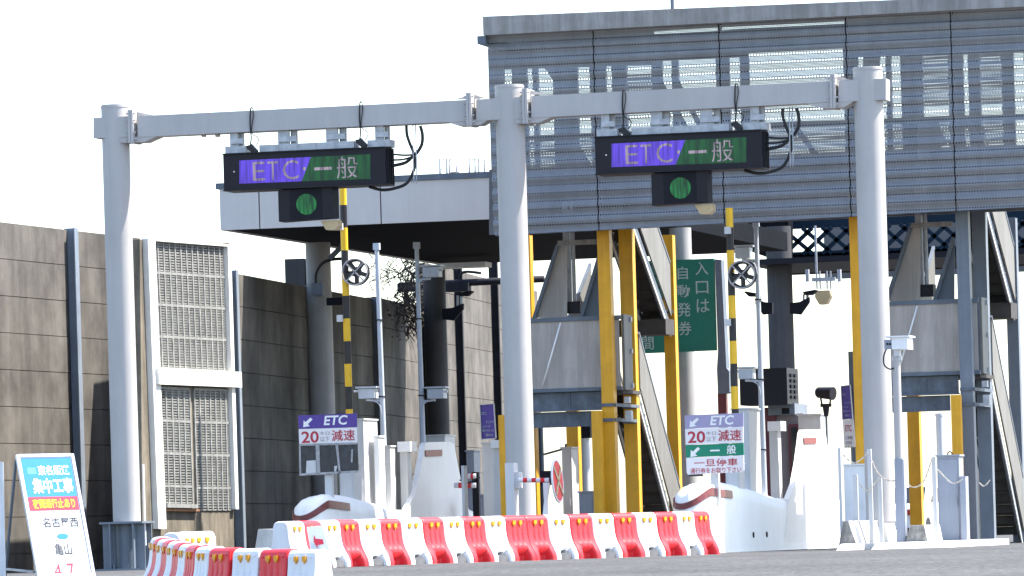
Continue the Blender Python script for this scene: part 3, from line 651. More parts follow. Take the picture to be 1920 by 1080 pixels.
# ------------------------------------------------------------------ sign gantry
G0 = 0.0
def gantry():
    cols = [((215, 239), 199, 980, 0.229), ((950, 984), 162, 975, 0.236), ((1629, 1650), 128, 975, 0.236)]
    tops = []
    bx = QY(228, 900, 0)
    t = thing('sign_gantry', 'pale grey steel gantry of three round columns carrying a box beam', 'gantry', Vector((bx.x, 0, 0)))
    for i, ((xt, xb), yt, yb, r) in enumerate(cols):
        x = (QY(xt, yt+40, 0).x+QY(xb, 960, 0).x)/2; zt = QY(xt, yt, 0).z; tops.append((x, zt))
        z0 = QY(xb, 978, 0).z
        k = MB(); k.cyl((x, 0, z0), (x, 0, zt-0.03), r, n=48); c = k.build('column', 'gantry', t)
        k = MB(); k.cyl((x, 0, zt-0.03), (x, 0, zt), r*1.03, n=48); k.cyl((x, 0, zt), (x, 0, zt+0.02), r*0.98, n=48); k.build('cap', 'gantry', t)
        # ribbed foot
        if i == 2:
            k = MB(); k.box(x-0.34, x+0.34, -0.34, 0.34, z0-0.03, z0); k.build('base_plate', 'gantry', t); continue
        k = MB(); k.box(x-0.37, x+0.37, -0.37, 0.37, z0-0.035, z0); k.box(x-0.42, x+0.42, -0.42, 0.42, 0.0, 0.03)
        k.cyl((x, 0, 0.03), (x, 0, z0-0.035), r*0.8, n=32)
        for s in (-1, 1):
            for q in (-0.2, 0.2):
                k.box(x+q-0.012, x+q+0.012, -0.36 if s < 0 else r*0.7, -r*0.7 if s < 0 else 0.36, 0.03, z0-0.035)
                k.box(x-0.36 if s < 0 else x+r*0.7, x-r*0.7 if s < 0 else x+0.36, q-0.012, q+0.012, 0.03, z0-0.035)
        for a in range(8):
            ang = a*math.pi/4+0.3; k.cyl((x+0.34*math.cos(ang), 0.34*math.sin(ang), 0.03), (x+0.34*math.cos(ang), 0.34*math.sin(ang), 0.1), 0.02, n=8)
        k.build('foot', 'postgrey', t)  # darker than the gantry paint: shade put into the foot's colour
    def beam(pts_top, pts_bot, nm):
        (ax, ay), (bx_, by) = pts_top; (cx, cy), (dx, dy) = pts_bot
        k = MB(); yf = -0.2
        k.prism([QY(ax, ay, yf), QY(bx_, by, yf), QY(dx, dy, yf), QY(cx, cy, yf)], (0, 0.4, 0)); return k.build(nm, 'gantry', t)
    beam(((258, 217.5), (878, 187)), ((258, 257), (878, 227)), 'beam')
    beam(((996, 180), (1563, 151.5)), ((996, 221), (1563, 191)), 'beam')
    # stubs through the column heads
    beam(((175, 221), (249, 217.5)), ((175, 259), (249, 257)), 'beam_stub')
    beam(((893, 186.5), (986, 181)), ((893, 226), (986, 222)), 'beam_stub')
    beam(((1572, 151), (1661, 147)), ((1572, 191), (1661, 187)), 'beam_stub')
    # bolted end plates with gussets
    for px, y0, y1, s in ((253.5, 206, 268, 1), (886, 174, 236, -1), (991, 166, 232, 1), (1566.5, 139, 203, -1)):
        a = QY(px, (y0+y1)/2, 0); k = MB(); zt, zl = QY(px, y0, -0.2).z, QY(px, y1, -0.2).z
        k.box(a.x-0.042, a.x-0.003, -0.28, 0.28, zl, zt); k.box(a.x+0.003, a.x+0.042, -0.28, 0.28, zl, zt)
        for q in (zl+0.06, zt-0.06, (zl+zt)/2-0.1, (zl+zt)/2+0.1):
            for yy in (-0.24, 0.24): k.cyl((a.x-0.08, yy, q), (a.x+0.08, yy, q), 0.014, n=6)
        k.build('end_plate', 'gantry', t)
        zb1 = zl+0.012; zh = zl+0.105
        for d in (1, -1):
            k = MB(); x0 = a.x+d*0.043; L = 0.4 if d == s else 0.3
            for yy in (-0.19,): k.prism([(x0, yy, zb1), (x0+d*L*0.4, yy, zb1), (x0+d*L*(1.0 if d == s else 0.95), yy, zh-0.004), (x0, yy, zh-0.004)], (0, 0.38, 0))
            k.build('gusset', 'gantry', t); k = MB()
            k.prism([(x0, -0.02, zt-0.02), (x0+d*L*0.7, -0.02, zt-0.085), (x0, -0.02, zt-0.085)], (0, 0.04, 0))
            k.build('stiffener', 'gantry', t)
    # conduit on the first column
    k = MB(); a = QY(266.5, 920, 0); k.cyl((a.x, 0.1, 0.4), (a.x, 0.1, QY(266, 870, 0).z), 0.018, n=8); k.build('conduit', 'white', t)
    for px in (382, 408):
        k = MB(); a = QY(px, 250, 0); k.box(a.x-0.03, a.x+0.03, -0.05, 0.05, a.z-0.06, a.z+0.01); k.build('bracket', 'gantry', t)
    return tops
gantry()

# ------------------------------------------------------------------ electronic lane signs
def led_sign():
    y = -0.3; c = QY(571, 320, y)
    t = thing('lane_sign', 'black electronic sign reading ETC and general lane, left of the middle gantry column', 'electronic sign', Vector((c.x, 0, c.z)), 'electronic lane signs under the gantry')
    k = MB(); a, b = QY(419, 323, y), QY(722, 311, y); sl_ = (QY(722, 274.5, y).z-QY(419, 288, y).z)/(b.x-a.x)
    zt = lambda x: QY(419, 288, y).z+sl_*(x-a.x); h = 0.62
    H = lambda x, q: zt(x)-h*q
    k.prism([(a.x, y, H(a.x, 0)), (b.x, y, H(b.x, 0)), (b.x, y, H(b.x, 1)), (a.x, y, H(a.x, 1))], (0, 0.62, 0)); hs = k.build('housing', 'black', t)
    k = MB()
    for (x0, x1, q0, q1) in ((a.x-.01, b.x+.01, -.0, .03), (a.x-.01, b.x+.01, .97, 1.0)):
        k.prism([(x0, y-0.035, H(x0, q0)), (x1, y-0.035, H(x1, q0)), (x1, y-0.035, H(x1, q1)), (x0, y-0.035, H(x0, q1))], (0, 0.032, 0))
    k.build('hood', 'black', t)
    k = MB()
    for q in (0.2, 0.4, 0.6, 0.8):
        yy = y+0.62*q; k.box(b.x+0.001, b.x+0.03, yy-0.008, yy+0.008, H(b.x, 1)+0.02, H(b.x, 0)-0.02)
    k.build('side_fin', 'black', t)
    ys = y-0.004
    k = MB(); k.cur = 0
    k.add([QY(p, q, ys) for p, q in ((448.5, 344.5), (565.5, 340), (583, 294.3), (448.5, 301))], [(0, 1, 2, 3)])
    k.cur = 1; k.add([QY(p, q, ys) for p, q in ((565.5, 340), (694.5, 335.5), (694.5, 289), (583, 294.3))], [(0, 1, 2, 3)])
    k.build('screen', ['ledp', 'ledg'], t)
    k = MB(); s = 0.042
    ptext(k, 'E', 474.5, 497, 304, 339, ys-0.004, -0.004, 0, s); ptext(k, 'T', 502, 522, 303, 338, ys-0.004, -0.004, 0, s); ptext(k, 'C', 531, 560, 301, 337, ys-0.004, -0.004, 0, s)
    k.cyl(QY(571, 316.5, ys-0.001), QY(571, 316.5, ys-0.005), 0.03, n=10)
    ptext(k, '一', 589, 622, 314, 319.5, ys-0.004, -0.004, 0, s); ptext(k, '般', 632, 671, 294, 335, ys-0.004, -0.004, 0, s)
    k.build('lettering', 'ledw', t)
    k = MB(); d = QY(439, 322, y); k.cyl((d.x, y, d.z), (d.x, y-0.01, d.z), 0.012, n=8); k.build('sensor', 'white', t)
    # signal box below
    k = MB(); p, q = QY(522, 386, y+0.05), QY(624, 381, y+0.05); z1 = H((p.x+q.x)/2, 1)-0.002; z0 = QY(573, 412.5, y+0.05).z
    k.prism([(p.x, y+0.05, z1-0.02), (q.x, y+0.05, z1+0.005), (q.x, y+0.05, z0+0.02), (p.x, y+0.05, z0-0.01)], (0, 0.4, 0))
    sb = k.build('signal_box', 'black', t)
    def kid(mb, nm, m): ob = mb.build(nm, m, t); ob.parent = sb; return ob
    k = MB(); w0 = QY(544, 384, y+0.045); w1 = QY(603, 384, y+0.045); k.box(w0.x, w1.x, y+0.04, y+0.047, w0.z-0.25, w0.z+0.25); kid(k, 'lamp_window', 'dark')
    k = MB(); d = QY(574.5, 383, y+0.035); k.cyl((d.x, y+0.038, d.z), (d.x, y+0.03, d.z), 0.172, n=32); kid(k, 'lamp', 'ledlamp')
    k = MB(); pquad(k, [(601, 414), (633, 412), (634, 424), (627, 431), (611, 431)], y+0.15, 0.28); k.build('floodlight', 'beige', t)
    # hangers
    for u0, u1, v0, v1 in ((431, 455, 250, 271), (521, 555, 245, 268), (611, 647, 240, 264), (703, 728, 236, 260)):
        k = MB(); pbox(k, u0, u0+(u1-u0)*0.62, v0-8, v1+7, -0.12, 0.06); pbox(k, u0+(u1-u0)*0.7, u1, v0-8, v1+7, -0.02, 0.12); 
        pbox(k, u0, u1, (v0+v1)/2-1, (v0+v1)/2+9, -0.16, 0.03)
        k.build('hanger', 'galv', t)
    for u0, u1, v0, v1 in ((422, 460, 272, 288), (486, 664, 266, 284), (689, 731, 261, 276)):
        k = MB(); x0, x1 = QY(u0, 280, -0.2).x, QY(u1, 280, -0.2).x; 
        k.prism([(x0, -0.2, H(x0, 0)+0.003), (x1, -0.2, H(x1, 0)+0.003), (x1, -0.2, H(x1, 0)+0.12), (x0, -0.2, H(x0, 0)+0.12)], (0, 0.4, 0)); 
        for i in range(1, 5) if u1-u0 > 60 else ():
            x = x0+(x1-x0)*i/5; k.box(x-0.01, x+0.01, -0.21, -0.201, H(x, 0)+0.01, H(x, 0)+0.11)
        k.build('mounting_rail', 'galv', t)
    yc = -0.05
    for pts, r in (([(762, 236), (763, 252), (768, 268), (775, 286), (778, 311), (764, 342), (740, 353), (716, 356), (692, 350)], 0.026), ([(788, 236), (792, 252), (791, 270), (783, 285), (775, 292), (760, 305), (735, 311)], 0.028), ([(776, 290), (758, 291), (733, 289)], 0.016), ([(775, 293), (756, 299), (733, 300)], 0.016)):
        k = MB(); k.tube([QY(p, q, yc) for p, q in pts], r, 8); k.build('cable', 'rubber', t)
    k = MB(); k.tube([QY(p, q, yc-0.05) for p, q in ((774, 233), (775, 300), (776, 344), (781, 344), (781, 300), (779, 233))], 0.009, 6, smooth=False); k.build('drip_pipe', 'galv', t)
    for px, pv in ((471, 258), (676, 247)):
        k = MB(); k.tube([QY(px+3, pv-55, -0.2), QY(px-1, pv-54, -0.225), QY(px-2, pv-25, -0.222), QY(px, pv, -0.21), QY(px-2, pv+17, -0.22)], 0.012, 5)
        k.tube([QY(px+3, pv-54, -0.2), QY(px+4, pv-40, -0.222), QY(px+1, pv-10, -0.222), QY(px+14, pv+2, -0.22), QY(px+9, pv+16, -0.22)], 0.008, 5)
        k.build('tie_cable', 'rubber', t)
        k = MB(); c = QY(px+3, pv+22, -0.22); k.obox(c, (0.045, 0, -0.05), (0, 0.05, 0), (0.03, 0, 0.04)); k.obox(c+Vector((-0.05, 0, 0.04)), (0.05, 0, 0.01), (0, 0.03, 0), (-0.01, 0, 0.03)); k.cyl(c+Vector((0.04, -0.06, -0.03)), c+Vector((0.04, 0.06, -0.03)), 0.04, n=12); k.build('clamp', 'rubber', t)
    return t
ls1 = led_sign()
ls2 = copy_tree(ls1)
pa, pb = QY(574.5, 383, -0.3), QY(1276, 352.5, -0.3)
ls2.location = ls1.location+Vector((pb.x-pa.x, 0, pb.z-pa.z))
ls2['label'] = 'black electronic sign reading ETC and general lane, in front of the perforated walkway'

# ------------------------------------------------------------------ toll islands
YI = 1.0
NX = QY(1332, 960, YI+0.4).x      # right face of the right island
def island(dx, label, wid=0.62, ysh=0.0):
    t = thing('toll_island', label, 'traffic island', Vector((NX-wid/2+dx, YI, 0)), 'white bull-nosed toll islands')
    top = [(1332, 898), (1360, 903), (1395, 910), (1440, 924), (1470, 934)]
    prof = [(QX(a, b, NX).y, QX(a, b, NX).z) for a, b in top]
    # nose body : sections along y with rounded plan front
    mb = MB(); secs = []
    yn = YI; H0 = prof[0][1]
    def zt(y):
        if y <= prof[0][0]: return H0
        for (a, za), (b, zb_) in zip(prof, prof[1:]):
            if y <= b: return za+(zb_-za)*(y-a)/(b-a)
        return prof[-1][1]
    yend = QX(1583, 1000, NX).y
    L = [0, 0.02, 0.06, 0.12, 0.2, 0.3, 0.42, 0.56, 0.75, 1.2, 2, 3, 4, 5, 6, 7, 8, 9, 10, yend-YI]
    for s in L:
        y = yn+s; k = min(1, s/0.56); hw = wid/2*math.sqrt(max(0.0, 1-(1-k)**2)); hw = max(hw, 0.02)
        h = zt(y)-0.16*(1-k)**2.0
        cx = NX-wid/2+dx
        ring = [(cx-hw*1.08, y, 0), (cx-hw*1.02, y, 0.25), (cx-hw, y, h*0.75), (cx-hw*0.9, y, h*0.93), (cx-hw*0.55, y, h), (cx+hw*0.55, y, h), (cx+hw*0.9, y, h*0.93), (cx+hw, y, h*0.75), (cx+hw*1.02, y, 0.25), (cx+hw*1.08, y, 0)]
        secs += [Vector((x, y_, z*(1-0.20*max(0, min(1, (cx+hw-x)/(2*hw)))*max(0, 1-s/1.6)))) for x, y_, z in ring]
    n = 10; fs = [(i*n+j, i*n+j+1, (i+1)*n+j+1, (i+1)*n+j) for i in range(len(L)-1) for j in range(n-1)]
    fs = [tuple(reversed(f)) for f in fs]
    mb.add(secs, fs, True); mb.add(secs[:n], [tuple(reversed(range(n)))]); mb.add(secs[-n:], [tuple(range(n))])
    for i in range(len(mb.f)): pass
    mb.build('body', 'island', t)
    # crash fin
    pts = [(1478, 936), (1490, 905), (1497, 868), (1502, 830), (1504, 812), (1507, 806), (1540, 805), (1546, 810), (1551, 845), (1560, 900), (1572, 950), (1583, 1000), (1583, 1024), (1468, 1040)]
    P = [QX(a, b, NX) for a, b in pts]; P = [Vector((dx+NX-0.085, p.y, max(p.z, 0.05))) for p in P]
    k = MB(); k.prism(P, (0.1, 0, 0)); k.build('crash_fin', 'island', t)
    k = MB(); q = [QX(a, b, NX+0.022) for a, b in ((1506, 821), (1530, 820), (1530, 832), (1507, 833))]
    k.prism([p+Vector((dx, 0, 0)) for p in q], (0.012, 0, 0)); k.build('reflector_plate', 'redplate', t)
    # reflector band round the nose
    k = MB(); cx = NX-wid/2+dx; path = []
    for i in range(26):
        a_ = math.pi/2*i/25; path.append((wid/2*math.sin(a_), yn+0.56*(1-math.cos(a_))))
    for s in (0.75, 1.2, 1.8, 2.3): path.append((wid/2, yn+s))
    def zb(y): return zt(y)-0.16*(1-min(1, (y-yn)/0.56))**2.0
    full = [(-1, p) for p in reversed(path[1:27])]+[(1, p) for p in path]
    vs = []
    for side, (hw, y) in full:
        h = zb(y)*(1-0.20*(0.5-0.5*side*hw/(wid/2))*max(0, 1-(y-yn)/1.6)); n_ = Vector((side*hw, -(1-min(1, (y-yn)/0.56))*0.3, 0)).normalized()
        for q in (0.775, 0.885): vs.append(Vector((cx+side*hw*(1.012 if q < 0.8 else 0.985), y, h*q))+n_*0.014)
    k.add(vs, [(2*i, 2*i+2, 2*i+3, 2*i+1) for i in range(len(full)-1)], True)
    k.build('reflector_band', 'maroonref', t)
    # drain holes
    k = MB()
    for px in (1413, 1438):
        p = QX(px, 1018, NX+0.01); k.cyl((NX+dx-0.02, p.y, 0.28), (NX+dx+0.022, p.y, 0.28), 0.05, n=10)
    k.build('bolt', 'dark', t)
    if ysh:            # this island is shorter: its nose starts further back
        for c in kids(t):
            for v in c.data.vertices:
                if v.co.y < 7.8: v.co.y += ysh*(7.8-v.co.y)/7.8
    return t
island(0, 'white bull-nosed toll island with a crash fin, in front of the maroon booth')
DXI = QY(779, 851, 9).x-QY(1494, 810, 9).x
island(DXI, 'white bull-nosed toll island with a crash fin, behind the start of the barrier row', ysh=1.75)

# ------------------------------------------------------------------ equipment on and beside the islands
def etc_sign(dx, kind, label):
    y = 1.9 if kind else 3.6; c = QY(614+724.5*kind, 900, y); off = dx
    t = thing('toll_sign', label, 'sign', Vector((c.x+off, y, 0.9)), None)
    px = 0 if kind == 0 else 724.5
    k = MB(); a, b = QY(614+px, 885, y), QY(614+px, 945, y); k.box(a.x-0.065, a.x+0.065, y+0.05, y+0.17, 0.8, a.z); k.build('post', 'offwhite', t)
    def q(lst): return [QY(x+px, yy, y) for x, yy in lst]
    def pan(pts, m, nm, dep=0.03, yo=0.0): kk = MB(); kk.prism([p+Vector((0, yo, 0)) for p in q(pts)], (0, dep, 0)); return kk.build(nm, m, t)
    sl_ = 0.033
    if kind == 0:
        pan([(559, 779), (669, 775), (669, 801), (560, 804)], 'purple', 'top_band')
        pan([(560, 804.5), (669, 801.5), (669, 829.5), (561, 832.5)], 'signwhite', 'speed_band')
        pan([(561, 833), (670, 830), (672, 882), (668, 886), (564, 891), (561, 887)], 'smoke', 'dark_cover', 0.03)
        for lst in (([(561, 833), (670, 830), (670, 833), (561, 836)]), ([(561, 888), (672, 882), (672, 886), (562, 892)]), ([(592, 833), (599, 833), (601, 890), (594, 891)]), ([(629, 832), (634, 832), (639, 888), (636, 888)]), ([(561, 836), (564, 836), (565, 888), (562, 888)])): pan(lst, 'worn', 'cover_strip', 0.012, -0.014)
        pan([(575, 864), (592, 863), (593, 887), (574, 888)], 'offwhite', 'peeled_patch', 0.008, -0.01); pan([(627, 874), (633, 873), (630, 884), (627, 884)], 'offwhite', 'peeled_patch', 0.008, -0.01); pan([(659, 843), (662, 842), (661, 868), (658, 866)], 'worn', 'peeled_patch', 0.008, -0.01)
    else:
        pan([(559, 779), (669, 774), (669, 799.5), (560, 804)], 'lavender', 'top_band')
        pan([(560, 804.5), (669, 800), (669, 830), (561, 834)], 'signwhite', 'speed_band')
        pan([(561, 834.5), (669, 830.5), (670, 853), (562, 858)], 'signgreen', 'general_band')
        pan([(562, 858.5), (670, 853.5), (670.5, 882), (668, 885), (566, 890), (563, 887)], 'signwhite', 'stop_band')
        pan([(566, 888), (592, 888), (592, 893), (566, 893)], 'ink', 'clamp', 0.05, 0.04)
    yy = y-0.004
    def tx(body, x0, x1, y0, y1, bold=0.02, shear=0, m='white'): kk = MB(); ptext(kk, body, x0+px, x1+px, y0, y1, yy, bold, shear, sl_); kk.build('lettering', m, t)
    def arrow(x0, y0, x1, y1):
        X = lambda a, b: QY(x0+(x1-x0)*a+px, y0+(y1-y0)*b, yy)
        k = MB(); k.add([X(*p) for p in ((0, 1), (0.05, 0.28), (0.24, 0.47), (0.78, 0.0), (1.0, 0.2), (0.5, 0.68), (0.72, 0.88))], [tuple(reversed(range(7)))]); k.build('arrow', 'white', t)
    arrow(568.5, 783, 586, 801); tx('ETC', 607, 652, 779.5, 797.5, 0.025, 0.15)
    if kind: arrow(570, 838, 588, 857); tx('一', 607, 625, 843.5, 846.5); tx('般', 638.5, 656, 834.5, 851.5, 0.015)
    tx('20', 565.5, 598, 809, 831, 0.018, 0, 'signred'); tx('減速', 622, 665.5, 806.5, 827.5, 0.012, 0, 'signred')
    if kind: tx('一旦停車', 577, 659, 861.5, 875.5, 0.012, 0, 'signred'); tx('通行券をお取り下さい', 570, 666, 878, 888.5, 0.008, 0, 'signred')
    tx('キロ', 600, 618, 809, 816, 0.01, 0, 'signgrey'); tx('以下', 600.5, 618, 819, 828.5, 0.01, 0, 'signgrey')
    return t
etc_sign(0, 0, 'white and purple ETC slow-down sign with a scratched dark lower cover')
etc_sign(0, 1, 'faded ETC slow-down sign with a green general lane band')

def cabinet(name, label, cat, pxs, pys, y, dep, m, z0=0.15, cap=None, door=True, group=None, lid=True):
    xm = sum(pxs)/2; c = QY(xm, sum(pys)/2, y); t = thing(name, label, cat, Vector((c.x, y, z0)), group)
    a, b = QY(pxs[0], sum(pys)/2, y).x, QY(pxs[1], sum(pys)/2, y).x; zt = QY(xm, pys[0], y).z
    k = MB(); k.box(a, b, y, y+dep, z0, zt); k.build('body', m, t)
    if door:
        k = MB(); k.box(a+0.025, b-0.025, y-0.012, y-0.002, z0+0.08, zt-0.05); k.box(b-0.06, b-0.04, y-0.035, y-0.013, (z0+zt)/2-0.06, (z0+zt)/2+0.06); k.build('door', m, t)
    if lid:
        k = MB(); k.box(a-0.02, b+0.02, y-0.03, y+dep+0.02, zt+0.002, zt+0.03); k.build('lid', m, t)
    return t
cabinet('machine_cabinet', 'tall white machine cabinet directly behind the purple slow-down sign', 'cabinet', (652, 683), (788, 940), 7.0, 1.0, 'offwhite', 0.3)
cabinet('machine_cabinet', 'tall white machine cabinet behind the green general lane sign', 'cabinet', (1374, 1406), (768, 940), 6.0, 1.0, 'offwhite', 0.3)
cabinet('equipment_box', 'low white equipment box directly under the dark cover of the left slow-down sign', 'box', (637, 664), (872, 945), 5.4, 0.5, 'offwhite', 0.3)
cabinet('equipment_box', 'low white equipment box directly under the green-banded slow-down sign', 'box', (1361, 1386), (872, 945), 4.4, 0.5, 'offwhite', 0.3)
cabinet('machine_cabinet', 'grey-white machine cabinet showing behind the left crash fin', 'cabinet', (796, 836), (818, 960), 13, 0.8, 'offwhite', 0.1)
cabinet('machine_cabinet', 'grey machine cabinet showing above the top of the right crash fin', 'cabinet', (1499, 1541), (779, 960), 13, 0.6, 'offwhite', 0.1)
cabinet('machine_cabinet', 'narrow white cabinet between the camera pole and the left crash fin', 'cabinet', (724, 733), (838, 960), 8.5, 0.35, 'offwhite', 0.1, door=False)
cabinet('machine_cabinet', 'slim white cabinet just left of the left camera pole', 'cabinet', (703, 712), (820, 960), 7.4, 0.4, 'white', 0.1, door=False)
cabinet('lane_pillar', 'tall grey-white lane pillar below the purple ETC notice board', 'pillar', (906, 930), (832, 975), 9, 0.55, 'offwhite', 0, door=False)
cabinet('machine_cabinet', 'grey machine cabinet right of the red round paddle', 'cabinet', (1055, 1073), (841, 975), 9, 0.55, 'offwhite', 0, door=True)
cabinet('low_box', 'low blue-grey box right of the paddle cabinet', 'box', (1086, 1113), (924, 975), 8, 0.6, 'cabgrey', 0)
cabinet('low_box', 'low blue-grey box behind the two short striped arms', 'box', (887, 912), (930, 975), 12, 0.4, 'cabgrey', 0)
cabinet('lane_pillar', 'grey pillar behind the two short striped arms', 'pillar', (876, 890), (847, 975), 14, 0.5, 'cabgrey', 0, door=False)
cabinet('lane_pillar', 'thin white pillar at the right edge of the left crash fin', 'pillar', (866, 871), (873, 975), 6.5, 0.25, 'offwhite', 0, door=False, lid=False)

def capped_post(label, cx0, cx1, y0, y1, sx0, sx1, ye, y):
    c = QY((sx0+sx1)/2, 900, y); t = thing('capped_post', label, 'post', Vector((c.x, y, 0)), 'capped white posts')
    k = MB(); pbox(k, sx0, sx1, y1, ye, y, 0.3, 0.0); k.build('shaft', 'offwhite', t)
    k = MB(); pbox(k, cx0, cx1, y0+3, y1, y-0.08, 0.5); k.build('cap', 'white', t)
    k = MB(); a = QY(sx1+1, (y1+ye)/2, y+0.3); k.box(a.x-0.06, a.x, y+0.32, y+0.42, 0, QY(sx1, y1+25, y).z); k.build('side_rail', 'white', t)
capped_post('white square post with a wide cap, left of the left crash fin', 745, 769, 825, 847, 751, 765, 960, 9.0)
capped_post('white square post with a wide cap, left of the right crash fin', 1439, 1464, 787, 808, 1444, 1460, 945, 9.0)
capped_post('white square post with a bright cap, left of the middle gantry column', 920, 942, 822, 840, 926, 938, 970, 7.5)

def arm_set():
    y = 10.5; c = QY(875, 900, y); t = thing('lane_barrier', 'pair of short red and white striped arms between the left crash fin and grey pillar', 'barrier arm', Vector((c.x, y, 0)))
    for py, x0, x1 in ((893, 868, 893), (910, 852, 893)):
        k = MB(); n = 5
        for i in range(n):
            k.cur = i % 2; a, b = QY(x0+(x1-x0)*i/n, py, y), QY(x0+(x1-x0)*(i+1)/n, py, y); k.cyl(a, b, 0.05, n=12)
        k.build('arm', ['pwhite', 'pred'], t)
    k = MB(); k.tube([QY(*p, y-0.1) for p in ((862, 900), (878, 905), (892, 898), (900, 895))], 0.014); k.build('cable', 'rubber', t)
    k = MB(); a = QY(893, 930, y); k.box(a.x-0.07, a.x+0.05, y, y+0.1, 0, QY(893, 885, y).z); k.build('stand', 'dark', t)
    y = 9.5; c = QY(962, 900, y)
    t = thing('lane_barrier', 'grey gate box with a red and white arm crossing the middle gantry column', 'barrier arm', Vector((c.x, -1.2, 0)))
    y = -1.2
    k = MB(); pbox(k, 948, 964, 868, 975, y, 0.3, 0); pbox(k, 964.5, 973, 885, 915, y+0.05, 0.25); k.build('gate_box', 'offwhite', t)
    k = MB(); n = 7; x0, x1 = 973, 1030
    for i in range(n):
        k.cur = (i+1) % 2; a, b = QY(x0+(x1-x0)*i/n, 900.5, y), QY(x0+(x1-x0)*(i+1)/n, 900, y); k.cyl(a, b, 0.038, n=12)
    k.build('arm', ['pred', 'pwhite'], t)
    k = MB(); a = QY(1026, 898, y+0.1); k.box(a.x-0.1, a.x+0.1, y, y+0.2, a.z-0.1, a.z+0.13); k.build('clamp', 'dark', t)
    k = MB(); pquad(k, [(1018, 905), (1031, 905), (1026, 940), (1028, 972), (1017, 972), (1020, 940)], y-0.05, 0.04); k.build('hanging_cloth', 'white', t)
arm_set()
def paddle():
    y = -1.4; c = QY(1045, 902, y); t = thing('round_paddle', 'round red paddle with a tarnished diagonal cross, turned almost edge-on', 'paddle sign', c)
    ax = Vector((0.955, -0.295, 0.02)).normalized()
    ax = (RGT*0.97-FWD*0.25+UP*0.07).normalized()
    a = ax.cross(UP).normalized(); b = (UP+RGT*0.0).normalized(); b = (b-ax*b.dot(ax)).normalized()
    k = MB(); k.cyl(c-ax*0.012, c+ax*0.012, 0.335, n=36); k.build('disc', 'pred', t)
    k = MB(); k.torus(c, ax, 0.335, 0.018, 36, 6); k.build('rim', 'pwhite', t)
    k = MB()
    for s in (1, -1): k.bar(c+ax*0.02-(a*s+b)*0.22, c+ax*0.02+(a*s+b)*0.22, 0.014, 0.06, ax)
    k.build('cross', 'gold', t)
paddle()
def white_stand():
    y = 20; c = QY(1098, 860, y); t = thing('lamp_stand', 'white drum-shaped stand with a dark head seen between yellow posts', 'stand', Vector((c.x, y, 0)))
    k = MB(); a = QY(1099, 925, y); k.cyl((a.x, y, 0.1), (a.x, y, QY(1099, 822, y).z), 0.1, n=20); k.build('drum', 'offwhite', t)
    k = MB(); b = QY(1100, 812, y); k.box(a.x-0.12, a.x+0.14, y-0.1, y+0.1, b.z-0.1, b.z+0.28); k.build('head', 'dark', t)
    k = MB(); a = QY(1091, 860, y); k.box(a.x-0.03, a.x+0.03, y+0.2, y+0.3, 0, QY(1091, 805, y).z); k.build('side_post', 'white', t)
white_stand()
k = MB(); a = QY(1016, 880, 24); k.cyl((a.x, 24, 0), (a.x+0.0, 24, QY(1012, 800, 24).z), 0.05, n=10); k.bar(a+Vector((0.05, 0, 0.3)), a+Vector((0.55, 0, 0.42)), 0.03, 0.04); k.box(a.x+0.5, a.x+0.6, 23.95, 24.05, a.z+0.3, a.z+0.5)
tag(k.build('lamp_pole', 'bluegrey', None, (a.x, 24, 0)), 'far thin pole with a short side arm right of the middle gantry column', 'pole')

# striped height poles with the ring fixtures
def striped(px_t, py_t, px_b, py_b, y, ring, label, rlabel, first=0):
    a, b = QY(px_t, py_t, y), QY(px_b, py_b, y); x = (a.x+b.x)/2
    t = thing('striped_pole', label, 'pole', Vector((x, y, 0.5)), 'yellow and black striped poles')
    seg = 42.6*QY(px_t, py_t, y).z; h = QY(px_t, py_t, y).z-QY(px_t, py_t+42.6, y).z
    z = a.z; k = MB(); i = 0; top = True
    while z > 0.5:
        hh = h*0.86 if i == 0 else h
        k.cur = i % 2; k.cyl((x, y, z-hh), (x, y, z), 0.063 if True else 0, n=20); z -= hh; i += 1
    k.build('shaft', ['striya', 'stripk'], t)
    for dy in (77, 249) if first == 0 else (42, 215):
        k = MB(); c = QY(px_t-3, py_t+dy, y-0.08); k.box(c.x-0.055, c.x+0.05, y-0.12, y-0.064, c.z-0.06, c.z+0.06); k.build('clip_box', 'offwhite', t)
    cx, cy = ring; c = QY(cx, cy, y-0.2); r = 0.228
    f = thing('ring_fixture', rlabel, 'signal', c, 'wheel-like ring fixtures on the striped poles')
    k = MB(); k.torus(c, (0, 1, 0), r, 0.014, 48, 8)
    for s in (1, -1): k.bar(c+Vector((-0.7*r, 0, -0.7*r*s)), c+Vector((0.7*r, 0, 0.7*r*s)), 0.016, 0.022)
    k.build('front_ring', 'grating', f)
    k = MB(); c2 = c+Vector((0.01, 0.1, 0)); k.torus(c2, (0, 1, 0), r*0.93, 0.028, 40, 8)
    for i in range(5):
        an = 2*math.pi*i/5+math.pi/2+math.pi; k.bar(c2, c2+Vector((math.cos(an), 0, math.sin(an)))*r*0.9, 0.03, 0.075)
    k.cyl(c2+Vector((0, -0.02, 0)), c2+Vector((0, 0.03, 0)), 0.09, n=20); k.build('rear_wheel', 'stripk', f)
    k = MB(); k.bar((x, y-0.07, c.z), (c2.x, c2.y+0.02, c.z), 0.05, 0.06, (0, 0, 1)); k.build('mount', 'dark', f)
striped(641, 348, 657, 790, 6.4, (665, 510), 'yellow and black striped pole below the left electronic sign', 'wheel-like ring with crossed spokes on the left striped pole')
striped(1368, 390, 1378, 790, 4.6, (1390, 515), 'yellow and black striped pole below the right electronic sign', 'wheel-like ring with crossed spokes on the right striped pole', 1)

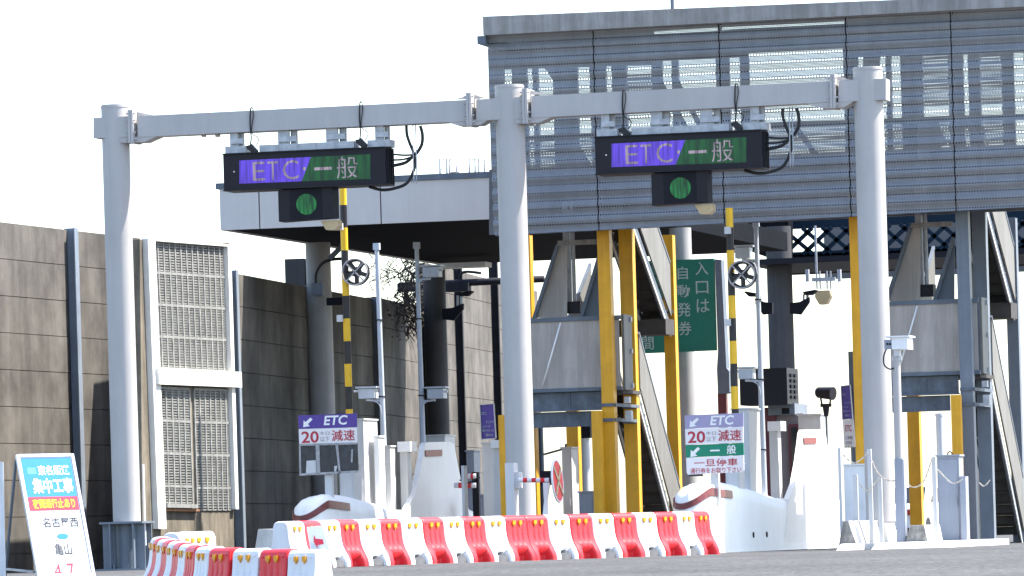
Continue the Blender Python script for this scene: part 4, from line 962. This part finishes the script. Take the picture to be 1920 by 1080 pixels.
# slim camera poles
def cam_pole(label, pt, pb_, y, cams, r=0.045, zb=0.2):
    a, b = QY(*pt, y), QY(*pb_, y); x0, x1 = a.x, b.x
    t = thing('camera_pole', label, 'camera pole', Vector((x1, y, zb)), 'slim grey camera poles')
    zm = (a.z*0.55+b.z*0.45)
    k = MB(); k.cyl(((x0+x1)/2, y, zm), (x0, y, a.z-0.12), r, r*0.88, n=16); k.cyl((x1, y, zb), ((x0+x1)/2, y, zm), r*1.35, r*1.02, n=16); k.build('pole', 'pole', t)
    k = MB(); k.box(x0-r*1.25, x0+r*1.25, y-r*1.25, y+r*1.25, a.z-0.12, a.z); k.build('head_box', 'pole', t)
    k = MB()
    for q in (0.25, 0.5, 0.72, 0.9): zz = a.z+(zb-a.z)*q; xx = x0+(x1-x0)*q; k.torus((xx, y, zz), (0, 0, 1), r*1.25, 0.012, 16, 6)
    k.build('band', 'dark', t)
    for (u0, u1, v0, v1) in cams:
        k = MB(); pbox(k, u0, u1, v0+3, v1, y-0.12, 0.3); s = 1 if u0 > pt[0] else -1
        c = QY((u0+u1)/2, v0+1, y-0.05); w2 = abs(QY(u1, v0, y).x-QY(u0, v0, y).x)
        k.box(c.x-w2/2-0.03, c.x+w2/2+0.06, y-0.15, y+0.22, c.z-0.01, c.z+0.02)
        cb = k.build('camera', 'pole', t)
        k = MB(); zz = QY((u0+u1)/2, v1, y).z; xx = (x0+x1)/2; xe = QY((u0+u1)/2, v1, y).x; k.bar((xx, y, zz-0.05), (xe, y, zz-0.03), 0.06, 0.04); k.tube([(xx, y-0.05, zz-0.3), (xx+s*0.05, y-0.06, zz-0.1), (xe, y-0.03, zz)], 0.012, 6); k.build('camera_arm', 'pole', t)
        e0, e1 = (u1, u1+8) if s > 0 else (u0-8, u0); k = MB(); k.cyl(QY(e0, (v0+v1)/2-2, y), QY(e1, (v0+v1)/2-3, y), 0.022, n=10); k.build('lens', 'alum', t)
    return t
cam_pole('slim pale camera pole with one white camera pointing left, beside the left striped pole', (706, 456), (724, 960), 8.6, [(672, 702, 726, 747)])
cam_pole('slim pale camera pole with two white cameras pointing right, above the left crash fin', (781, 454), (797, 960), 12.4, [(792, 822, 498, 519), (801, 831, 726, 747)])
cam_pole('slim pale camera pole with two white cameras, beside the right striped pole', (1417, 412), (1434, 960), 7.6, [(1378, 1405, 461, 484), (1384, 1411, 689, 710)])

# green overhead notice
def green_board():
    y = 13.2; a = QY(1266, 660, y); t = thing('green_board', 'large green board with white vertical Japanese writing beside a canopy column', 'sign', Vector((a.x, y, 0)))
    k = MB(); k.prism([QY(*p, y) for p in ((1193, 490), (1338, 484.5), (1343, 657), (1198, 663))], (0, 0.1, 0)); k.build('board', 'boardgreen', t)
    k = MB()
    for ch, x0, x1, y0, y1 in (('自', 1271, 1290, 500, 524), ('動', 1269.5, 1294, 534.5, 558), ('発', 1271, 1295.5, 568, 594), ('券', 1273, 1297, 603, 629), ('入', 1304, 1328, 491, 516), ('口', 1305, 1328.5, 527.5, 551), ('は', 1306.5, 1330.5, 561, 586), ('間', 1204, 1226, 632, 656)):
        ptext(k, ch, x0, x1, y0, y1, y-0.006, 0.006, 0, 0.03)
    k.build('lettering', 'boardtext', t)
    k = MB(); pquad(k, [(1340, 486), (1352, 487), (1362, 690), (1367, 696), (1368, 735), (1362, 738), (1346, 738), (1344, 692), (1346, 660)], y+0.02, 0.3); k.build('side_post', 'bluegrey', t)
    k = MB(); p = QY(1356, 760, y+0.1); k.box(p.x-0.09, p.x+0.07, y+0.05, y+0.2, 0, QY(1356, 736, y).z); k.build('lower_post', 'maroon', t)
green_board()

def notice(label, pts, pts2, y, group):
    a = QY(pts[3][0], 840, y); t = thing('notice_board', label, 'sign', Vector((a.x, y, 0.8)), group)
    k = MB(); k.prism([QY(*p, y) for p in pts], (0, 0.04, 0)); k.build('board', 'purple', t)
    x0, x1, y0, y1 = pts[0][0], pts[1][0], pts[0][1], pts[2][1]; W_, H_ = x1-x0, y1-y0
    k = MB()
    for body, fx0, fx1, fy0, fy1 in (('ETC', .1, .45, .22, .30), ('アンテナ', .4, .98, .48, .56), ('ムバーが', .12, .7, .61, .68), ('開かなかった', .12, .95, .73, .81), ('場合は', .35, .9, .86, .94)):
        ptext(k, body, x0+W_*fx0+2*fy0, x0+W_*fx1+2*fy0, y0+H_*fy0, y0+H_*fy1, y-0.005, 0.01, 0, 0.03)
    k.build('lettering', 'boardtext' if not pts2 else 'lavender', t)
    k = MB(); 
    for i in range(4):
        p, q = QY(*pts[i], y-0.002), QY(*pts[(i+1) % 4], y-0.002); k.bar(p, q, 0.05, 0.012)
    k.build('frame', 'offwhite', t)
    if pts2:
        k = MB(); k.prism([QY(*p, y) for p in pts2], (0, 0.04, 0)); k.build('lower_board', 'signwhite', t)
        k = MB(); z = MB(); x0, y0 = pts2[0]
        ptext(z, 'ETC', x0+5, x0+17, y0+9, y0+21, y-0.005, 0.02, 0, 0.03); z.build('lettering', 'signred', t)
        for j, s in enumerate(('ご利用', 'の方は', 'こちら')): ptext(k, s, x0+6, x0+18, y0+30+j*9, y0+36+j*9, y-0.005, 0.01, 0, 0.03)
        k.build('lettering', 'ink', t)
    return t
nb = notice('narrow purple ETC notice board on the pillar left of the middle gantry column', [(900, 759), (926, 757), (930, 822), (903, 824)], None, 8.6, None)
k = MB(); a = QY(1596, 700, 9.3); k.box(a.x-0.045, a.x+0.045, 9.3, 9.4, 0, QY(1593, 659, 9.3).z)
t = notice('narrow purple and white notice board on a grey post near the right gantry column', [(1577, 724), (1594, 722), (1599, 785), (1580, 787)], [(1580, 788), (1600, 786), (1604, 838), (1583, 840)], 9.1, None)
kk = k.build('post', 'bluegrey', t)

# maroon toll booth with black display
def booth():
    y = 19; a = QY(1462, 850, y); t = thing('toll_booth', 'maroon and grey toll booth under a black display box', 'toll booth', Vector((a.x, y, 0)))
    k = MB(); pbox(k, 1430, 1456, 764, 960, y, 1.6, 0); k.build('front_wall', 'maroon', t)
    k = MB(); pbox(k, 1456.5, 1508, 776, 960, y+0.1, 1.5, 0); k.build('side_wall', 'boothgrey', t)
    k = MB(); pbox(k, 1480, 1499, 795, 905, y+0.03, 0.06); f = k.build('window', 'maroon', t)
    k = MB(); pbox(k, 1484, 1496, 801, 900, y+0.015, 0.014); g = k.build('pane', 'carglass', t); g.parent = f
    k = MB(); pbox(k, 1440, 1490, 757, 778, y-0.05, 1.4); k.build('eave', 'postgrey', t)
    k = MB(); pbox(k, 1466, 1480, 765, 776, y-0.06, 0.009); k.build('vent', 'dark', t)
    k = MB(); a0, a1 = QY(1387, 730, y-0.6).x, QY(1476, 730, y-0.6).x; zt, zl = QY(1430, 691, y-0.6).z, QY(1430, 759, y-0.6).z
    k.box(a0, a1, y-0.6, y+0.6, zl, zt); d = k.build('display_box', 'black', t)
    for i in range(5):
        zz = zl+(zt-zl)*(0.2+0.15*i); k = MB(); k.box(a1+0.002, a1+0.03, y-0.3, y-0.1, zz-0.03, zz+0.03); k.build('display_vent', 'dark', t); k = MB(); k.box(a1+0.002, a1+0.03, y+0.1, y+0.3, zz-0.03, zz+0.03); k.build('display_vent', 'dark', t)
booth()
def black_signal():
    y = 12.6; a = QY(1548, 850, y); t = thing('black_signal', 'black drum-shaped signal head on a thin pole beside the right crash fin', 'signal', Vector((a.x, y, 0.2)))
    c = QY(1548, 737, y); k = MB(); p, q = c+Vector((-0.14, 0.06, 0.015)), c+Vector((0.15, -0.06, -0.015)); k.cyl(p, q, 0.1, 0.12, n=24); k.cyl(p+Vector((-0.03, 0.012, 0)), p, 0.08, 0.1, n=24); k.build('head', 'black', t)
    k = MB(); z = QY(1548, 760, y).z
    for dx in (-0.1, 0.1): k.bar((c.x+dx, y, c.z-0.05), (c.x+dx*0.7, y, z), 0.03, 0.03)
    k.box(c.x-0.1, c.x+0.1, y-0.03, y+0.03, z-0.03, z+0.03); k.cyl((c.x, y, z-0.2), (c.x, y, z), 0.04, 0.07, n=12); k.build('yoke', 'black', t)
    k = MB(); k.cyl((c.x, y, 0.2), (c.x, y, z-0.2), 0.022, n=10); k.build('pole', 'bluegrey', t)
black_signal()

# security camera on its pole, right of the right gantry column
def cctv():
    y = -2.2; a = QY(1686, 900, y); t = thing('security_camera', 'white security camera on a white pole in front of the right gantry column', 'camera', Vector((a.x, y, 0)))
    k = MB(); x = QY(1683, 770, y).x; k.cyl((x, y, QY(1690, 862, y).z), (x, y, QY(1683, 664, y).z), 0.066, n=24); k.build('pole', 'gantry', t)
    k = MB(); pbox(k, 1679, 1694, 860, 1022, y-0.08, 0.26, 0); k.box(QY(1695, 940, y).x, QY(1695, 940, y).x+0.02, y-0.06, y+0.16, 0, QY(1690, 862, y).z); k.build('base_post', 'cabgrey', t)
    k = MB(); pbox(k, 1658, 1674, 637, 654, y-0.12, 0.24); k.build('camera_front', 'cabgrey', t)
    k = MB(); k.box(QY(1674.5, 645, y).x, QY(1704, 645, y).x, y-0.13, y+0.4, QY(1690, 655, y).z, QY(1690, 633, y).z); k.box(QY(1664, 640, y).x, QY(1708, 640, y).x, y-0.16, y+0.43, QY(1690, 633, y).z+0.002, QY(1690, 631, y).z+0.01); k.build('camera_hood', 'white', t)
    k = MB(); pbox(k, 1676, 1687, 656, 668, y-0.08, 0.14); pbox(k, 1672, 1690, 668, 676, y-0.05, 0.1); k.build('bracket', 'offwhite', t)
    k = MB(); k.tube([QY(*p, y-0.06) for p in ((1662, 654), (1657, 668), (1658, 684), (1668, 692), (1676, 690))], 0.012, 6); k.build('cable', 'rubber', t)
    k = MB(); z = lambda p: QX
    for px in (1664, 1669): c = QY(px, 645, y-0.12); k.cyl(c, c+Vector((0, -0.01, 0)), 0.018, n=10)
    k.build('lens', 'black', t)
cctv()

# concrete blocks and kerb at the right
def blocks():
    def blk(x0, x1, y0, ys, yt, yb, L, slope, label, end_w, m2='stain_shade'):
        a = QY(x0, (yt+yb)/2, ys); b = QY(x1, (yt+yb)/2, ys); zt = QY(x0, yt, ys).z
        k = MB(); k.prism([(a.x-0.05, ys, 0), (b.x+slope, ys, 0), (b.x, ys, zt), (a.x+0.04, ys, zt)], (0, L, 0)); t = tag(k.build('concrete_block', 'concrete', None, (a.x, ys, 0)), label, 'concrete block')
        k = MB(); k.prism([(a.x-0.03, ys-0.012, 0.1), (b.x+slope-0.01, ys-0.012, 0.1), (b.x-0.01, ys-0.012, zt-0.01), (a.x+0.05, ys-0.012, zt-0.01)], (0, 0.009, 0)); o_ = k.build('stained_shaded_end', m2, None, (a.x, ys, 0)); o_.location = (0, 0, 0); o_.parent = t  # grey end sheet: painted shade on the foundation block, stain on the smaller
    blk(1576, 1592, 0, -2.9, 977, 1016, 4.2, 0.12, 'white concrete foundation block at the foot of the right gantry column', 1)
    blk(1702, 1734, 0, -2.4, 985, 1024, 1.5, 0.06, 'smaller concrete block with a grey stained end, beside the grey cabinet', 1)
    y = -3.6; a, b = QY(1568, 1030, y).x, QY(1792, 1025, y).x
    k = MB(); n0 = QY(1615, 1030, y).x; n1_ = QY(1634, 1030, y).x
    for x0, x1 in ((a, n0), (n1_, b)): k.prism([(x0, y, 0), (x0, y+0.45, 0.1), (x0, 2, 0.1), (x0, 2, 0)], (x1-x0, 0, 0))
    k.box(n0, n1_, y+0.3, 2, 0, 0.1); structure(k.build('kerb', 'concrete'))
    y = 6; k = MB(); P = [QY(*p, 0.5) for p in ((484, 992), (548, 992), (548, 1030), (478, 1030))]; P = [Vector((p.x, p.y, max(p.z, 0))) for p in P]
    k.prism(P, (0, 0.9, 0)); tag(k.build('concrete_block', 'concrete', None, (P[0].x, 0.5, 0)), 'grey shaded concrete block between the noise wall and the barrier row', 'concrete block')
blocks()
# chain fence
def chains():
    y = -1.9; posts = [(1575, 840, 976, 5), (1604, 890, 976, 8), (1631, 842, 977, 7), (1650, 893, 979, 7), (1752, 856, 985, 7)]
    names = ['white chain post next to the right edge of the crash fin', 'short white chain post in front of the white machine base', 'white chain post left of the right gantry column', 'short grey-white chain post in front of the right gantry column', 'white chain post left of the grey cabinet with the lifting ring']
    for (px, y0, y1, w_), lb in zip(posts, names):
        a, b = QY(px, y0, y), QY(px, y1, y); k = MB(); x = QY(px, (y0+y1)/2, y).x; r = w_/2/114
        k.box(x-r, x+r, y, y+0.07, 0.1, a.z); k.box(x+r-0.012, x+r+0.004, y-0.005, y-0.001, 0.1, a.z-0.01)
        tag(k.build('chain_post', 'offwhite', None, (x, y, 0.1)), lb, 'post', 'posts of the chain fence')
    lines = [((1577, 848), (1602, 869), (1628, 848)), ((1634, 862), (1648, 890), (1672, 902), (1695, 893)), ((1611, 905), (1626, 921), (1648, 896)), ((1700, 905), (1712, 914), (1732, 903), (1748, 858)), ((1758, 880), (1785, 906), (1806, 898)), ((1836, 905), (1846, 912), (1857, 899))]
    lbs = ['pale plastic chain hanging left of the right gantry column', 'pale plastic chain crossing the right gantry column', 'short pale plastic chain on the lower posts', 'pale plastic chain hanging in front of the rear yellow post', 'faint pale plastic chain in front of the grey cabinet', 'short pale plastic chain between the blue-grey tower posts']
    for ln, lb in zip(lines, lbs):
        pts = [QY(*p, y-0.02) for p in ln]; k = MB()
        # smooth sag then separate links
        fine = []
        for i in range(len(pts)-1):
            a, b, c, d = pts[max(0, i-1)], pts[i], pts[i+1], pts[min(len(pts)-1, i+2)]
            for q in range(8): s = q/8; fine.append(0.5*((2*b)+(c-a)*s+(2*a-5*b+4*c-d)*s*s+(3*b-a-3*c+d)*s**3))
        fine.append(pts[-1]); acc = 0; last = fine[0]; flip = 0
        for p in fine[1:]:
            while (p-last).length > 0.045:
                d = (p-last).normalized(); c = last+d*0.022; sd_ = Vector((0, 1, 0)) if flip else d.cross(Vector((0, 1, 0)))
                k.bar(last, last+d*0.05, 0.012 if flip else 0.024, 0.024 if flip else 0.012, (0, 1, 0)); last = last+d*0.045; flip = 1-flip
        tag(k.build('plastic_chain', 'chain', None, tuple(pts[0])), lb, 'chain', 'pale chains of the fence')
    cabinet('machine_cabinet', 'white machine base behind the chain posts left of the right gantry column', 'cabinet', (1583, 1624), (873, 957), 5.5, 0.8, 'white', 0.1)
    t = cabinet('grey_cabinet', 'blue-grey cabinet with a lifting ring, left of the grey tower posts', 'cabinet', (1759, 1800), (856, 1025), -0.5, 0.45, 'cabgrey', 0.0)
    k = MB(); c = QY(1781, 851, -0.3); k.torus(c, (0, 1, 0), 0.035, 0.01, 16, 6); k.build('lifting_ring', 'dark', t)
    k = MB(); a = QY(1807, 900, -0.6); pbox(k, 1801, 1812, 893, 1025, -0.6, 0.3, 0); k.build('side_box', 'cabgrey', t)
    y = 11; k = MB(); a = QY(1843, 930, y); 
    t = thing('white_post', 'sunlit white post between the two blue-grey tower posts', 'post', Vector((a.x, y, 0)))
    pbox(k, 1829, 1842, 852, 1015, y, 0.25, 0); k.build('shaft', 'white', t); k = MB(); pbox(k, 1828, 1843, 849, 854, y-0.03, 0.3); k.build('cap', 'offwhite', t)
    y = 14; a = QY(1762, 800, y); k = MB(); k.cyl((a.x, y, 0), (a.x, y, QY(1762, 780, y).z), 0.07, n=16); k.cyl((a.x, y, QY(1762, 780, y).z), (a.x, y, QY(1762, 775, y).z), 0.08, n=16)
    tag(k.build('pipe_post', 'pole', None, (a.x, y, 0)), 'pale round pipe post standing under the right stair landing', 'post')
chains()

# far traffic seen through the gate
def car(px, py, D, m, label, ang):
    p = PD(px, py, D); t = thing('car', label, 'car', Vector((p.x, p.y, 0)))
    k = MB(); dx = Vector((math.cos(ang), math.sin(ang), 0)); dy = Vector((-math.sin(ang), math.cos(ang), 0)); o_ = Vector((p.x, p.y, 0))
    def loc(a, b, c): return o_+dx*a+dy*b+UP*c
    prof = [(-2.1, .35), (-2.1, .85), (-1.95, .95), (-1.2, 1.0), (-0.6, 1.45), (1.0, 1.48), (1.7, 1.0), (2.05, .9), (2.1, .35)]
    k.prism([loc(a, -0.82, c) for a, c in prof], dy*1.64); k.build('body', m, t)
    k = MB()
    for s in (-0.825, 0.805): k.prism([loc(a, s, c) for a, c in ((-1.0, 1.02), (-0.5, 1.4), (0.95, 1.42), (1.45, 1.02))], dy*0.02)
    k.prism([loc(-1.23, -0.7, 1.0), loc(-1.23, 0.7, 1.0), loc(-0.66, 0.62, 1.43), loc(-0.66, -0.62, 1.43)], dx*-0.02); k.build('window', 'carglass', t)
    for a in (-1.3, 1.3):
        for s in (-0.83, 0.63): k = MB(); k.cyl(loc(a, s, .31), loc(a, s+.2, .31), .31, n=18); k.build('wheel', 'rubber', t)
    for s in (-0.6, 0.6): k = MB(); k.obox(loc(-2.11, s, .75), dx*0.02, dy*0.16, UP*0.07); k.build('tail_light', 'carred', t)
car(1706, 950, 165, 'carpaint', 'distant white car seen between the security camera post and the yellow post', R(85))
car(1760, 940, 190, 'carred', 'distant red car seen right of the rear yellow post', R(80))

# ------------------------------------------------------------------ plastic barrier blocks
BL, BH = 0.5, 0.667
def make_block(m, label):
    t = thing('barrier_block', label, 'barrier', (0, 0, 0), 'red and white plastic barrier blocks')
    prof = [(0.285, 0.0), (0.285, 0.05), (0.272, 0.10), (0.235, 0.17), (0.19, 0.24), (0.16, 0.31), (0.143, 0.38), (0.133, 0.46), (0.127, 0.54), (0.122, 0.598), (0.108, 0.632), (0.082, 0.655), (0.045, 0.667)]
    nx = 40; mb = MB(); vs = []
    full = [(-w_, z) for w_, z in prof]+[(w_, z) for w_, z in reversed(prof)]
    for i in range(nx+1):
        u = i/nx; x = (u-0.5)*(BL-0.008)
        e = min(1, min(u, 1-u)/0.05); er = math.sqrt(max(0, 1-(1-e)**2))
        for w_, z in full:
            s = 1 if w_ > 0 else -1; ww = abs(w_); g = 0
            if 0.2 < z < 0.52:
                for c in (0.27, 0.5, 0.73):
                    g += 0.022*math.exp(-((u-c)/0.035)**2)*min(1, (z-0.2)/0.05)*min(1, (0.52-z)/0.18)
            if z < 0.16:
                g += 0.16/(1+math.exp((abs(u-0.5)-0.27)/0.012))*min(1, max(0, (0.17-z)/0.035))*(0.9)
            vs.append(Vector((x, s*(ww-g-0.012*(1-er)), z-(0.01*(1-er) if z > 0.6 else 0))))
    n = len(full)
    fs = [(i*n+j, (i+1)*n+j, (i+1)*n+j+1, i*n+j+1) for i in range(nx) for j in range(n-1)]
    mb.add(vs, fs, True); mb.add(vs[:n], [tuple(range(n))]); mb.add(vs[-n:], [tuple(reversed(range(n)))])
    mb.build('body', m, t)
    for s in (-1, 1):
        for dx in (-0.075, 0.075):
            k = MB(); k.obox((dx, s*0.137, 0.565), (0.03, 0, 0), (0, 0.013, 0), (0, 0, 0.028)); k.prism([(dx-0.024, s*0.13, 0.536), (dx+0.024, s*0.13, 0.536), (dx, s*0.13, 0.505)], (0, s*0.012, 0)); k.build('reflector', 'amber', t)
        for dx in (-0.185, 0.185):
            k = MB(); k.cyl((dx, s*0.118, 0.58), (dx, s*0.132, 0.58), 0.014, n=8); k.build('plug', m, t)
    k = MB()
    if m == 'pwhite':
        k.prism([(-0.13, -0.24, 0), (0.13, -0.24, 0), (0.12, -0.24, 0.085), (0.03, -0.24, 0.095), (0.0, -0.24, 0.14), (-0.03, -0.24, 0.095), (-0.12, -0.24, 0.085)], (0, 0.48, 0))
        k.build('rubber_foot', 'foot', t)
    return t
ORD = ['first', 'second', 'third', 'fourth', 'fifth', 'sixth', 'seventh', 'eighth', 'ninth', 'tenth']
def row(blocks, D0, flip, tail, px_m):
    P = []; D = D0; last = None
    for px, pyt, m in blocks:
        if last is not None:
            dX = (px-last)*D/F; D += math.sqrt(max(0.02, BL*BL-dX*dX))
        last = px
        p = PD(px, pyt, D); p.z = gz(D); P.append((p, m))
    out = []; cnt = {}
    for i, (p, m) in enumerate(P):
        a = P[max(0, i-1)][0]; b = P[min(len(P)-1, i+1)][0]; d = b-a
        out.append((p, m, math.atan2(d.y, d.x)))
    return out
proto = {'pred': make_block('pred', 'red'), 'pwhite': make_block('pwhite', 'white')}
first = {'pred': True, 'pwhite': True}
def put(p, m, ang, label, tilt=0.0):
    o = proto[m] if first[m] else copy_tree(proto[m]); first[m] = False
    o.location = p; o.rotation_euler = (0, tilt, ang); o['label'] = label; return o
W_, R_ = 'pwhite', 'pred'
r1 = [(541, 976, W_), (572, 973, R_), (607, 972, W_), (640, 975, R_), (681, 972, W_), (720, 970, R_), (760, 968, W_), (800, 967, R_), (838, 966, W_), (877, 965, R_), (916, 962, W_), (955, 961, R_), (995, 961, R_), (1036, 960, W_), (1078, 959, R_), (1119, 958, W_), (1160, 958, R_), (1200, 957, W_), (1238, 957, R_), (1273, 957, W_), (1303, 957, R_)]
cn = {W_: 0, R_: 0}
rr = row(r1, 85.6, 0, 0, 0)
nw = {W_: 'white', R_: 'red'}
for i, (p, m, ang) in enumerate(rr):
    lb = f'{ORD[cn[m]] if cn[m] < 10 else ("eleventh" if cn[m] == 10 else "twelfth")} {nw[m]} plastic barrier block of the long row counted from the arrow board'; cn[m] += 1
    put(p, m, ang, lb)
r2 = [(580, 1044, W_), (527, 1038, R_), (475, 1034, W_), (427, 1030, R_), (396, 1026, W_), (374, 1020, R_), (359, 1015, W_), (347, 1012, R_), (336, 1008, W_), (326, 1006, R_), (316, 1004, W_), (308, 1002, R_), (302, 1000, W_)]
cn = {W_: 0, R_: 0}
rr2 = row(r2, 69.6, 0, 0, 0)
for i, (p, m, ang) in enumerate(rr2):
    lb = f'{ORD[cn[m]]} {nw[m]} plastic barrier block of the short curved row counted from its near end'; cn[m] += 1
    put(p, m, ang, lb)
for (px, D, ang, m, lb) in ((366, 77.3, R(62), W_, 'white plastic barrier block standing alone behind the curved row at its right'), (338, 77.0, R(78), W_, 'white plastic barrier block standing alone behind the curved row at its left')):
    p = PD(px, 1000, D); p.z = gz(D)+0.0; put(p, m, ang, lb)

# arrow board leaning on the start of the long row
def arrow_board():
    p = rr[1][0]; D = 84.9; q = lambda px, py: PD(px, py, D)
    base = q(595, 1060); t = thing('arrow_board', 'small white board with a red arrow leaning on the first barrier blocks', 'sign', Vector((base.x, base.y, gz(D))))
    n = (CAM-base).normalized()
    lean = lambda v, py: v+FWD*(0.10*(1048-py)/70)
    k = MB(); k.prism([lean(q(a, b), b) for a, b in ((574, 988), (604, 985), (622, 1044), (586, 1048))], FWD*0.03); k.build('board', 'pwhite', t)
    k = MB(); k.add([lean(q(a, b), b)-FWD*0.006 for a, b in ((588, 1016), (588, 1003), (592, 1010), (605, 1011), (607, 1020), (595, 1022), (596, 1029))], [(0, 6, 5, 4, 3, 2, 1)]); k.build('arrow', 'ared', t)
    k = MB(); a = lean(q(580, 990), 990)+FWD*0.04; 
    for dx in (0, 0.16): k.bar(a+RGT*dx, Vector((a.x, a.y, gz(D)))+FWD*0.12+RGT*(dx+0.15), 0.02, 0.02)
    k.build('leg', 'alum', t)
arrow_board()

# ------------------------------------------------------------------ leaning notice boards at the left edge
def a_frame():
    D = 80; ph, la = R(33), R(17)
    e1 = RGT*math.cos(ph)+FWD*math.sin(ph); nn = RGT*math.sin(ph)-FWD*math.cos(ph)
    e2 = (UP*math.cos(la)-nn*math.sin(la)).normalized()
    tl = PD(31, 853, D); W0 = 0.70/math.cos(ph)*1.0
    Hh = (tl.z-gz(D))/math.cos(la)
    base = tl-e2*Hh+e1*W0/2; t = thing('a_frame_sign', 'white A-frame notice board with blue and red bands leaning at the roadside', 'sign', Vector((base.x, base.y, gz(D))))
    norm = e1.cross(e2); norm = norm if norm.dot(CAM-tl) > 0 else -norm
    pt = lambda a, b: tl+e1*(W0*a)-e2*b      # a across 0..1, b metres down
    def pan(a0, a1, b0, b1, m, nm, off, dep): k = MB(); k.prism([pt(a0, b0)+norm*off, pt(a1, b0)+norm*off, pt(a1, b1)+norm*off, pt(a0, b1)+norm*off], -norm*dep); return k.build(nm, m, t)
    pan(0.03, .97, .03, Hh-0.1, 'pwhite', 'board', 0, 0.02)
    for (a0, a1, b0, b1) in ((-0.01, .04, 0, Hh), (.96, 1.01, 0, Hh), (.041, .959, -0.005, .035), (.041, .959, Hh-.12, Hh-.06)): pan(a0, a1, b0, b1, 'alum', 'frame', 0.015, 0.04)
    s = 143.75; mm = lambda d: d/s/math.cos(la)*1.0
    pan(.06, .94, .05, mm(80), 'ablue', 'blue_band', 0.003, 0.0025); pan(.06, .94, mm(80)+.002, mm(106), 'ared', 'red_band', 0.003, 0.0025)
    def tx(body, a0, a1, b0, b1, m, bold=0.02):
        k = MB(); text(k, body, pt(a0, b1)+norm*0.006, pt(a1, b1)-pt(a0, b1), pt(a0, b0)-pt(a0, b1), bold); k.build('lettering', m, t)
    tx('東名阪道', .32, .88, mm(21), mm(40), 'white', 0.03); tx('集中工事', .18, .90, mm(45), mm(74), 'white', 0.03)
    pan(.14, .29, mm(25), mm(37), 'acyan', 'cyan_mark', 0.005, 0.0015)
    tx('夜間通行止あり', .13, .88, mm(84), mm(102), 'ayel', 0.025)
    tx('名古屋西', .25, .88, mm(119), mm(138), 'ink', 0.008)
    k = MB(); c = pt(.56, mm(155))+norm*0.004; k.add([c+e1*0.085*math.cos(i*math.pi/10)+e2*0.04*math.sin(i*math.pi/10) for i in range(20)], [tuple(range(20))]); k.build('blue_mark', 'ablue', t)
    tx('亀山', .38, .68, mm(168), mm(190), 'ink', 0.005)
    tx('4', .3, .43, mm(206), mm(234), 'ared', 0.0); tx('7', .54, .66, mm(206), mm(234), 'ared', 0.0)
    k = MB()
    for a in (0.0, 1.0):
        p = pt(a, .06)-norm*0.04; q = Vector((p.x, p.y, gz(D)))-nn*0.42-RGT*0.0; k.bar(p, q, 0.03, 0.03, e1)
    k.build('rear_leg', 'bluegrey', t)
    k = MB(); p0 = pt(0, .06); q0 = Vector((p0.x, p0.y, gz(D)))-nn*0.42; f0 = pt(0.0, Hh*0.9); k.bar(q0*0.88+p0*0.12, f0*0.9+q0*0.1, 0.03, 0.03); k.build('stay', 'galv', t)
    # second board, mostly outside the picture
    t2 = thing('a_frame_sign', 'white board edge standing left of the blue and red notice board', 'sign', PD(-30, 1090, 80))
    p = lambda a, b: PD(a, b, 80)
    k = MB(); k.prism([p(-90, 868), (p(3, 866)), p(9, 1095), p(-84, 1095)], FWD*0.04); k.build('board', 'pwhite', t2)
    k = MB(); k.prism([p(2, 866)-FWD*.01, p(6, 866)-FWD*.01, p(11, 1095)-FWD*.01, p(7, 1095)-FWD*.01], FWD*0.06); k.build('frame', 'alum', t2)
a_frame()

S.cycles.transparent_max_bounces = 24
S.cycles.max_bounces = 8; S.cycles.diffuse_bounces = 4; S.cycles.caustics_reflective = False; S.cycles.caustics_refractive = False
for o in bpy.data.objects:
    if '_b' in o: del o['_b']
